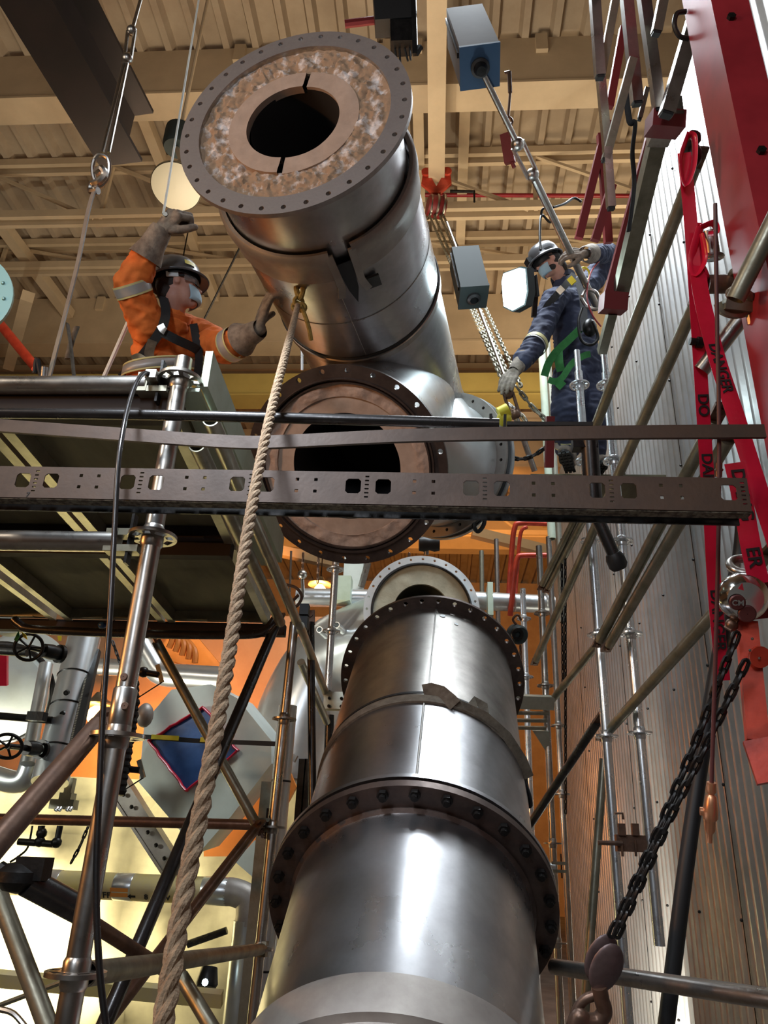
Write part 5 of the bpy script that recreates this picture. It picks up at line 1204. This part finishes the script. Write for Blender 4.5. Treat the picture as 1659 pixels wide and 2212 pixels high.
for X_, lab in ((-.70, 'dark slim upright just right of the tall pale pipe'), (-.60, 'second dark slim upright near the strap')):
    q0 = atY(655 if X_ < -.65 else 668, 1640, 5.4); b = MB(); b.box((q0.x, 5.4, q0.z/2), (.05, .05, q0.z)); one('channel_post', b, m_blackiron, lab, 'post')
b = MB(); b.bar(atY(-20, 2112, 5.0), atY(480, 2158, 5.0), .05, .08, UP); one('yellow_bar', b, m_yelpipe, 'pale yellow rail crossing at the bottom left', 'rail')
b = MB(); b.tube(atY(-10, 2175, 4.2), atY(150, 2115, 4.2), .012, 8); one('steel_wire', b, m_olive, 'thin rod rising from the lower left corner to the near post', 'rod')
b = MB(); b.path(cr([atY(0, 2180, 3.6), atY(30, 2190, 3.6), atY(60, 2225, 3.6)], 4), .012, 8); one('steel_wire', b, m_galv, 'short grey rod in the lower left corner', 'rod')
t = thing('pipe_manifold', 'small black pipe fitting cluster hanging above the glowing duct', 'fitting', atY(110, 1820, 5.2))
b = MB(); b.tube(atY(40, 1818, 5.2), atY(122, 1824, 5.2), .022, 10); b.tube(atY(90, 1784, 5.2), atY(86, 1818, 5.2), .022, 10); b.tube(atY(130, 1784, 5.2), atY(122, 1824, 5.2), .02, 10)
for px, py in ((86, 1818), (122, 1820), (90, 1800)): b.ball(atY(px, py, 5.2), .035, 10)
b.build('pipes', m_blackiron, t)
b = MB(); b.path(cr([atY(70, 1784, 5.2), atY(60, 1830, 5.2), atY(40, 1850, 5.2), atY(22, 1862, 5.2)], 5), .007, 6); b.build('wire', m_blackiron, t)
t = thing('beam_clamp', 'pale clamp with four bright sockets behind the rusty brace', 'clamp', atY(140, 1740, 5.2))
b = MB(); b.box(atY(138, 1738, 5.2), (.16, .08, .06)); b.box(atY(146, 1722, 5.2), (.08, .08, .05)); b.box(atY(150, 1705, 5.2), (.05, .05, .14)); b.build('body', m_olive, t)
b = MB()
for px in (124, 131, 148, 154): b.lathe([(.007, 0), (.014, 0), (.014, .02), (.007, .02)], atY(px, 1745, 5.13), (0, -.7, -.7), 12, True, True)
b.build('socket', m_galvnew, t)
chain([atY(192, 1782, 5.3), atY(172, 1830, 5.3), atY(150, 1870, 5.3)], .006, .04, .028, m_blackiron, 'small black chain above the yellow pipe')
chain([atY(243, 1385, 5.5), atY(262, 1440, 5.5)], .006, .04, .028, m_blackiron, 'small black chain left of the nearest post under the platform')
b = MB(); b.lathe([(.001, -.05), (.05, -.04), (.07, .05), (.06, .07), (.001, .075)], atY(450, 2105, 5.5), (0, -.3, -1), 24); t = thing('pipe_lamp', 'small dark lamp under the lower tube by the rope', 'lamp', atY(450, 2105, 5.5)); b.build('shade', m_blackiron, t)
b = MB(); b.ball(atY(443, 2122, 5.35), .02, 10); b.build('bulb', m_work, t)
b = MB(); b.tube(atY(405, 2040, 5.9), atY(490, 2010, 5.9), .025, 10); one('black_pipe', b, m_blacktube, 'short grey rod against the ochre duct right of the rope', 'pipe')
b = MB(); b.tube(atY(-10, 1775, 6.3), atY(600, 1778, 6.3), .03, 8)
b = MB(); b.bar(atY(470, 1552, 6.0), atY(640, 1640, 6.0), .05, .05); one('grey_angle', b, m_collar, 'thin grey angle slanting from the duct end to the tall pale pipe', 'beam')

# ============================================================ PEOPLE
def hand_mb(w, d, n, curl, thumb=1, s=1.0, spread=.12):
    # w wrist, d finger direction, n the way the palm faces; thumb on the +x or -x side
    d = V(d).normalized(); n = V(n); n = (n-d*n.dot(d)).normalized(); x = d.cross(n); mb = MB()
    lens = [(.043, .028, .021), (.048, .031, .023), (.044, .029, .022), (.035, .023, .018)]
    offs = [.030, .010, -.010, -.029]
    for i in range(4):
        o = x*offs[i]*thumb*s; kn = w+d*(.088-(.006*abs(i-1)))*s+o*1.05
        mb.capsule(w+d*.012*s+o*.62, .0185*s, kn, .0155*s)
        a = 0; p = kn; c = curl[i] if isinstance(curl, (list, tuple)) else curl
        base = (d+x*thumb*spread*(1.3-i*.85)*.5).normalized()
        for k, L in enumerate(lens[i]):
            a += c*(1.0 if k else .75); q = p+(base*math.cos(a)+n*math.sin(a))*L*s
            mb.capsule(p, (.0140-.0012*k)*s, q, (.0130-.0014*k)*s, 12); p = q
    # thumb leaves the side of the palm
    t0 = w+d*.025*s+x*thumb*.022*s+n*.006*s; t1 = t0+(d*.55+x*thumb*.70+n*.35).normalized()*.042*s
    t2 = t1+(d*.80+x*thumb*.25+n*.55).normalized()*.032*s; t3 = t2+(d*.75+n*.65-x*thumb*.1).normalized()*.026*s
    mb.capsule(t0, .019*s, t1, .0155*s); mb.capsule(t1, .0155*s, t2, .014*s); mb.capsule(t2, .014*s, t3, .012*s)
    return mb
def head_mb(mb, c, f, u, neck):
    f = V(f).normalized(); u = V(u); u = (u-f*u.dot(f)).normalized(); r = f.cross(u); fr = (f, r, u)
    mb.ball(c+u*.02-f*.01, .1, 24, (.98, .77, 1.0), fr); mb.ball(c+f*.028-u*.045, .1, 20, (.66, .58, .72), fr)
    mb.ball(c+f*.062-u*.095, .03, 12, (1, 1.1, .9), fr)                       # chin
    mb.capsule(c+f*.086+u*.012, .010, c+f*.108-u*.022, .014, 10); 
    for s in (-1, 1): mb.ball(c+f*.100-u*.026+r*s*.012, .010, 8)               # nostrils
    mb.ball(c+f*.083-u*.056, .020, 12, (.7, 1.2, .55), fr)                     # lips
    for s in (-1, 1):
        mb.ball(c+f*.078+u*.022+r*s*.030, .020, 10, (.6, 1.2, .5), fr)          # brow
        mb.ball(c+f*.060-u*.018+r*s*.045, .022, 10, (.8, .7, .8), fr)           # cheek
        mb.ball(c-f*.008-u*.008+r*s*.078, .030, 12, (.62, .28, 1.05), fr)       # ear
    mb.capsule(c-u*.06-f*.02, .060, neck, .062)
    return f, u, r
def hard_hat(c, f, u, r, parent, visor=1.0, stickers=True, lamp=False):
    fr = (f, r, u); hc = c+u*.050-f*.004
    b = MB(); vs = []; n = 40; prof = [(1.10, -.028), (1.13, -.018), (1.06, -.012), (1.0, .0), (.985, .03), (.93, .062), (.80, .092), (.60, .112), (.35, .124), (.12, .129), (.001, .130)]
    for (k, h) in prof:
        for i in range(n):
            a = 2*PI*i/n; fx = .128*k; rx = .108*k
            if h < -.01 and math.cos(a) > 0: fx += .022*math.cos(a)*visor
            if 0 < h < .128: ridge = .004*max(0, math.cos(3*a))
            else: ridge = 0
            vs.append(hc+f*math.cos(a)*(fx+ridge)+r*math.sin(a)*(rx+ridge)+u*h)
    m = len(prof); fs = [(j*n+i, j*n+(i+1) % n, (j+1)*n+(i+1) % n, (j+1)*n+i) for j in range(m-1) for i in range(n)]
    b.add(vs, fs); o = b.build('hard_hat', m_hat, parent)
    so = o.modifiers.new('t', 'SOLIDIFY'); so.thickness = .004; bake(o)
    b = MB(); b.lathe([(.100, -.03), (.104, -.005), (.100, -.005), (.096, -.03)], hc, u, 32, True, True)
    o2 = b.build('sweatband', m_black, parent)
    if stickers:
        for a0, a1 in ((-.55, -.05), (.75, 1.25), (-2.3, -1.8), (-1.5, -1.05)):
            pts = []; b = MB(); k = 8; vs = []
            for i in range(k+1):
                a = a0+(a1-a0)*i/k
                for h, kk in ((.020, .995), (.048, .965)): vs.append(hc+f*math.cos(a)*(.128*kk+.004)+r*math.sin(a)*(.108*kk+.004)+u*h)
            b.add(vs, [(2*i, 2*i+2, 2*i+3, 2*i+1) for i in range(k)]); b.build('lime_sticker', m_yellow, o)
    if lamp:
        b = MB(); b.lathe([(.105, .0), (.110, .0), (.110, .02), (.105, .02)], hc, u, 32, True, True); q = hc+f*.150+u*.008; b.box(q, (.045, .06, .045), (f, r, u)); b.build('head_lamp', m_black, parent)
        b = MB(); b.ball(hc+u*.142-f*.02, .014, 10); b.build('vent_knob', m_black, parent)
def goggles(c, f, u, r, parent, m=None):
    b = MB(); pts = []
    for i in range(13):
        a = -1.35+2.7*i/12; pts.append(c+f*(.106*math.cos(a)+.004)+r*.084*math.sin(a)+u*.004)
    b.strip(pts, .040, [(p-c).normalized() for p in pts], .003); b.build('safety_glasses', m or m_lens, parent)
    for s in (-1, 1):
        b = MB(); b.bar(c+f*.03+r*s*.082+u*.012, c-f*.03+r*s*.084+u*.006, .005, .010); b.build('glasses_arm', m_black, parent)
def mask(c, f, u, r, parent):
    b = MB(); vs = []; na, nh = 16, 8
    for j in range(nh+1):
        for i in range(na+1):
            a = -1.1+2.2*i/na; h = -.108+.080*j/nh; t = j/nh; bulge = .008*math.sin(PI*t)
            R_ = .088+bulge-(.012 if j == 0 else 0)+.006*math.cos(a*2)
            vs.append(c+f*(R_*math.cos(a)+.012)+r*(.076*math.sin(a))*(1-.22*(1-t))+u*h)
    b.add(vs, [(j*(na+1)+i, j*(na+1)+i+1, (j+1)*(na+1)+i+1, (j+1)*(na+1)+i) for j in range(nh) for i in range(na)])
    o = b.build('face_mask', m_mask, parent); so = o.modifiers.new('t', 'SOLIDIFY'); so.thickness = .003; bake(o)
def band(p, q, rad, w, parent, m=None, mb2=True, squash=1.0):
    p = V(p); d = (V(q)-p).normalized()
    b = MB(); b.lathe([(rad, -w/2), (rad+.003, -w/2), (rad+.003, w/2), (rad, w/2)], p, d, 28, True, True); rb_ = b.build('reflective_band', m or m_refl, parent)
    if mb2:
        b = MB()
        for s in (-1, 1): b.lathe([(rad, s*w/2-.009), (rad+.0022, s*w/2-.009), (rad+.0022, s*w/2+.009), (rad, s*w/2+.009)], p, d, 28, True, True)
        b.build('lime_border', m_reflyel, rb_)
def boot(h, toe, up, parent):
    toe = V(toe).normalized(); up = V(up); up = (up-toe*up.dot(toe)).normalized(); sd = toe.cross(up); fr = (toe, sd, up)
    b = MB(); b.capsule(h+up*.20, .062, h+up*.06, .055); b.ball(h+toe*.02+up*.05, .055, 16, (1.1, .85, .9), fr); b.ball(h+toe*.14+up*.045, .06, 16, (1.25, .85, .75), fr); b.capsule(h+up*.06+toe*.02, .05, h+toe*.13+up*.05, .05)
    fused(b, 'boot', m_glove, parent, .008, 3)
    b = MB(); out = [(.0+.135*math.cos(a)+.085, .048*math.sin(a)*(1.1 if math.cos(a) > 0 else .85)) for a in [2*PI*i/28 for i in range(28)]]
    b.prism([h+toe*x+sd*y for x, y in out], up*.02)
    for ix in range(7):
        for iy in range(3):
            b.box(h+toe*(-.03+.038*ix)+sd*(-.028+.028*iy)-up*.005, (.026, .019, .012), fr)
    b.build('boot_sole', m_black, parent)

# ---- orange worker, seen from below on the left platform
Hc = at(384, 622, 3.93)
man = thing('person', 'person in orange reflective coveralls and grey hard hat reaching for the hanging spool', 'person', (Hc.x-.08, Hc.y+.05, 2.775))
f, u = V((.92, .34, .22)), V((-.10, .02, 1))
neck = at(372, 688, 3.95)
Rs, Re, Rw = at(322, 712, 3.83), at(283, 614, 3.74), at(346, 500, 3.72)
Ls, Le, Lw = at(424, 722, 4.06), at(488, 752, 3.86), at(556, 714, 3.72)
ch = at(362, 752, 3.98); wa = ch+V((-.01, .02, -.27)); pe = ch+V((-.02, .03, -.45))
hipR, hipL = pe+V((-.02, -.10, -.03)), pe+V((.02, .12, -.03))
kR, kL = V((hipR.x+.05, hipR.y-.03, 3.22)), V((hipL.x+.08, hipL.y+.02, 3.22))
aR, aL_ = V((kR.x-.04, kR.y, 2.86)), V((kL.x-.03, kL.y, 2.86))
b = MB(); fu = head_mb(b, Hc, f, u, neck)
b.capsule(neck, .060, ch, .07); b.capsule(ch, .09, pe, .09)
for A, B_, C_ in ((Rs, Re, Rw), (Ls, Le, Lw)): b.capsule(A, .05, B_, .04); b.capsule(B_, .04, C_, .028); b.capsule(ch, .08, A, .05)
for A, B_, C_ in ((hipR, kR, aR), (hipL, kL, aL_)): b.capsule(A, .06, B_, .05); b.capsule(B_, .05, C_, .04)
fused(b, 'body', m_skin, man, .0065, 5)
b = MB(); sd = (Ls-Rs).normalized(); upv = (ch-pe).normalized(); ff = sd.cross(upv)
fr = (sd, ff, upv)
b.ball(ch+upv*.02, .2, 24, (1.0, .62, .95), fr); b.ball(ch-upv*.15, .19, 24, (1.0, .68, 1.0), fr); b.ball(pe, .19, 24, (1.0, .70, .9), fr)
b.capsule(ch+upv*.1, .11, Rs, .085); b.capsule(ch+upv*.1, .11, Ls, .082)
b.capsule(neck-upv*.03, .088, ch+upv*.1, .12)
b.capsule(Rs, .088, Re, .076); b.capsule(Re, .078, Re.lerp(Rw, .50), .064)
b.capsule(Ls, .082, Le, .072); b.capsule(Le, .074, Le.lerp(Lw, .48), .060)
for A, B_, C_ in ((hipR, kR, aR), (hipL, kL, aL_)): b.capsule(A, .115, B_, .09); b.capsule(B_, .09, C_, .082)
fused(b, 'coverall', m_cloth_o, man, .010, 4, .011, 11)
b = MB(); b.lathe([(.085, -.01), (.080, .02), (.092, .035), (.098, .03), (.095, -.01)], neck-upv*.005, (neck-ch), 24); b.build('collar', m_cloth_o, man)
band(Re.lerp(Rs, .10), Rs, .088, .042, man); band(Le.lerp(Lw, .22), Lw, .082, .042, man)
def loop_band(c, ax_s, ax_f, a, bb, w, name, m, parent, up):
    b = MB(); n = 40; vs = []
    for k in (-1, 1):
        for i in range(n): t = 2*PI*i/n; vs.append(c+ax_s*math.cos(t)*a+ax_f*math.sin(t)*bb+up*k*w/2)
    b.add(vs, [(i, (i+1) % n, n+(i+1) % n, n+i) for i in range(n)]); o = b.build(name, m, parent); so = o.modifiers.new('t', 'SOLIDIFY'); so.thickness = .004; bake(o); return o
loop_band(ch-upv*.13, sd, ff, .222, .165, .045, 'reflective_band', m_refl, man, upv)
loop_band(ch-upv*.10, sd, ff, .223, .166, .010, 'lime_border', m_reflyel, man, upv); loop_band(ch-upv*.16, sd, ff, .223, .166, .010, 'lime_border', m_reflyel, man, upv)
hard_hat(Hc, *fu, man); goggles(Hc, *fu, man); mask(Hc, *fu, man)
f_, u_, r_ = fu
b = MB(); b.ball(Hc-f_*.025+u_*.012, .1, 20, (.86, .81, .72), (f_, r_, u_)); b.ball(Hc-f_*.06-u_*.03, .06, 14, (.8, 1.0, 1.0), (f_, r_, u_)); b.build('hair', m_hair, man)
b = MB(); b.box(Hc-f_*.03+r_*.086+u_*.012, (.06, .006, .03), (f_, r_, u_)); b.build('white_tag', m_white, man)
# gloves with gauntlets
def glove(w, e, mbh, parent, gl=.16, r0=.040, r1=.062):
    d = (V(w)-V(e)).normalized(); mbh.capsule(w-d*.03, .034, w+d*.02, .030)
    fused(mbh, 'glove', m_glove, parent, .0042, 3)
    b = MB(); b.lathe([(r0-.006, .02), (r0, .0), (r0+.008, -gl*.5), (r1, -gl), (r1-.006, -gl)], w, d, 28); o = b.build('gauntlet', m_glove, parent)
glove(Rw, Re, hand_mb(Rw, (RT*.62+UP*.72), (RT*.45-UP*.35+FW*.8), (1.25, 1.3, 1.35, 1.4), -1, 1.35), man, .15, .054, .084)
glove(Lw, Le, hand_mb(Lw, (UP*.93+RT*.30-FW*.05), (RT*.85-UP*.2+FW*.45), (.10, .08, .08, .12), 1, 1.2), man, .12, .050, .086)
# harness
def strapping(pts, w, m, parent, name='harness_strap', t=.006):
    b = MB(); P = cr(pts, 8); b.strip(P, w, [(CAM-p).normalized() for p in P], t); return b.build(name, m, parent)
dm = lambda p: (V(p)-CAM).dot(FW)
hs = 3.78
strapping([at(352, 640, 3.86), at(358, 672, 3.80), at(353, 700, 3.76), at(340, 725, 3.76), at(310, 765, 3.78), at(278, 800, 3.82), at(262, 815, 3.84)], .045, m_beltblk, man)
strapping([at(345, 715, 3.76), at(380, 733, 3.78), at(420, 752, 3.86), at(434, 765, 3.92)], .045, m_beltblk, man)
strapping([at(418, 700, 3.92), at(424, 735, 3.88), at(430, 775, 3.90), at(425, 820, 3.94)], .04, m_beltblk, man)
strapping([at(330, 735, 3.76), at(322, 765, 3.77), at(335, 790, 3.78)], .045, m_strap, man)
strapping([at(286, 775, 3.76), at(300, 770, 3.76), at(318, 782, 3.76)], .03, m_olive, man, 'harness_buckle', .015)
strapping([at(346, 702, 3.745), at(352, 712, 3.745), at(358, 716, 3.745)], .035, m_galv, man, 'harness_buckle', .01)

# ---- navy worker, on the right scaffold
Hc = atY(1184, 568, 4.75)
man = thing('person', 'person in navy coveralls with green harness gripping the slanted rod on the right scaffold', 'person', (Hc.x, 5.0, atY(1223, 1008, 4.95).z-.03))
f, u = V((-.86, -.18, -.46)), V((-.42, -.1, .90))
neck = atY(1218, 608, 4.86)
Rw = onrod(.742)+RT*.10+UP*.005; Re = atY(1316, 548, 4.95); Rs = atY(1283, 602, 5.02)
Ls, Le, Lw = atY(1196, 648, 4.68), atY(1158, 742, 4.55), atY(1112, 800, 4.42)
ch = atY(1232, 672, 4.86); wa = atY(1241, 740, 4.88); pe = atY(1252, 795, 4.90)
hipL, hipR = atY(1232, 812, 4.84), atY(1272, 812, 4.96)
kL, kR = atY(1222, 890, 4.74), atY(1280, 895, 4.88)
aL_, aR = atY(1226, 968, 4.96), atY(1282, 975, 5.06)
b = MB(); fu = head_mb(b, Hc, f, u, neck)
b.capsule(neck, .060, ch, .07); b.capsule(ch, .09, pe, .09)
for A, B_, C_ in ((Rs, Re, Rw), (Ls, Le, Lw)): b.capsule(A, .05, B_, .04); b.capsule(B_, .04, C_, .028); b.capsule(ch, .08, A, .05)
for A, B_, C_ in ((hipR, kR, aR), (hipL, kL, aL_)): b.capsule(A, .06, B_, .05); b.capsule(B_, .05, C_, .04)
fused(b, 'body', m_skin, man, .007, 5)
sd = (Ls-Rs).normalized(); upv = (ch-pe).normalized(); ff = sd.cross(upv); fr = (sd, ff, upv)
b = MB(); b.ball(ch+upv*.03, .2, 24, (1.0, .72, 1.0), fr); b.ball(wa, .19, 24, (.98, .80, 1.2), fr); b.ball(pe, .19, 24, (.98, .84, 1.1), fr); b.capsule(ch, .155, pe, .16)
b.capsule(pe, .13, hipL, .12); b.capsule(pe, .13, hipR, .12)
b.capsule(ch+upv*.1, .11, Rs, .085); b.capsule(ch+upv*.1, .11, Ls, .085); b.capsule(neck-upv*.03, .085, ch+upv*.1, .12)
b.capsule(Rs, .09, Re, .075); b.capsule(Re, .074, Re.lerp(Rw, .60), .062)
b.capsule(Ls, .088, Le, .074); b.capsule(Le, .076, Le.lerp(Lw, .72), .064)
for A, B_, C_ in ((hipR, kR, aR), (hipL, kL, aL_)): b.capsule(A, .125, B_, .10); b.capsule(B_, .10, C_, .085)
fused(b, 'coverall', m_cloth_n, man, .011, 4, .011, 10)
band(Le.lerp(Lw, .02), Lw, .086, .034, man, m_reflyel, False); band(Le.lerp(Lw, .10), Lw, .085, .012, man, m_refl, False)
band(aL_.lerp(kL, .16), kL, .092, .04, man, m_refl)
b = MB(); b.lathe([(.082, -.01), (.080, .03), (.092, .05), (.098, .045), (.094, -.01)], neck-upv*.0, (neck-ch), 24); b.build('collar', m_cloth_n, man)
hard_hat(Hc, *fu, man, 1.2, False, True); goggles(Hc, *fu, man, m_black); mask(Hc, *fu, man)
f_, u_, r_ = fu
b = MB(); b.ball(Hc-f_*.035+u_*.005, .1, 20, (.84, .82, .80), (f_, r_, u_)); b.ball(Hc-f_*.095-u_*.06, .045, 12, (.8, 1.0, 1.4), (f_, r_, u_)); b.ball(Hc+f_*.02-u_*.07, .072, 16, (.75, .93, .45), (f_, r_, u_)); b.build('hair', m_hair, man)
glove(Rw, Re, hand_mb(Rw, (-RT*.95+UP*.05), (-UP*.55+FW*.8), (.55, .6, .62, .65), 1, 1.15), man, .21, .055, .072)
glove(Lw, Le, hand_mb(Lw, (Lw-Le).normalized()-UP*.15, (RT*.3+FW*.8-UP*.3), (.25, .25, .28, .3), -1, 1.15), man, .17, .046, .066)
q = V((man.location.x, 0, 0))
zf = man.location.z
boot(V((aL_.x, aL_.y-.02, zf+.01)), V((-.35, -1, .12)), V((0, 0, 1)), man); boot(V((aR.x, aR.y, zf+.01)), V((.1, -1, 0)), V((0, 0, 1)), man)
dY = lambda x, y, Y: atY(x, y, Y)
strapping([dY(1240, 592, 4.66), dY(1225, 612, 4.60), dY(1200, 640, 4.55), dY(1178, 668, 4.56), dY(1172, 700, 4.62)], .05, m_beltblk, man)
strapping([dY(1246, 600, 4.64), dY(1258, 640, 4.62), dY(1262, 690, 4.62), dY(1262, 715, 4.62)], .05, m_beltblk, man)
strapping([dY(1252, 712, 4.63), dY(1228, 735, 4.62), dY(1200, 762, 4.62), dY(1185, 785, 4.64), dY(1176, 812, 4.66)], .055, m_green, man)
strapping([dY(1206, 758, 4.63), dY(1208, 785, 4.63), dY(1212, 802, 4.65)], .06, m_green, man)
strapping([dY(1185, 820, 4.64), dY(1200, 824, 4.62), dY(1215, 815, 4.62), dY(1236, 785, 4.62), dY(1262, 768, 4.64), dY(1275, 765, 4.66)], .045, m_green, man)
strapping([dY(1204, 838, 4.62), dY(1218, 824, 4.61)], .045, m_green, man)
strapping([dY(1206, 622, 4.53), dY(1216, 632, 4.53)], .05, m_galv, man, 'harness_buckle', .012)
strapping([dY(1230, 600, 4.56), dY(1240, 612, 4.56)], .045, m_yellow, man, 'yellow_label', .012)
b = MB(); b.torus(dY(1262, 592, 4.75), (-FW+RT*.4), .05, .008, 20, 8); b.build('yellow_loop', m_yellow, man)
b = MB(); b.path(cr([dY(1258, 640, 4.5), dY(1268, 626, 4.5), dY(1288, 632, 4.5), dY(1296, 655, 4.5), dY(1288, 668, 4.5), dY(1268, 662, 4.5), dY(1256, 645, 4.5)], 5), .014, 8); b.build('carabiner', m_galv, man)
b = MB(); b.path(cr([dY(1258, 665, 4.52), dY(1250, 695, 4.52), dY(1256, 735, 4.52), dY(1278, 745, 4.52), dY(1292, 728, 4.52), dY(1280, 695, 4.52)], 5), .011, 8); b.ball(dY(1274, 708, 4.6), .075, 14, (.7, .6, 1)); b.build('rope_grab', m_blackiron, man)
b = MB(); b.path(cr([dY(1298, 560, 4.6), dY(1276, 590, 4.55), dY(1268, 640, 4.45), dY(1280, 680, 4.42), dY(1298, 705, 4.42)], 6), .006, 8); b.build('red_lanyard', m_red, man)
b = MB(); b.box(((aL_.x+aR.x)/2+.1, 5.22, zf-.045), (.95, .50, .05)); one('scaffold_plank', b, m_plywood, 'plank under the boots of the navy worker, mostly behind the tray', 'scaffold plank')
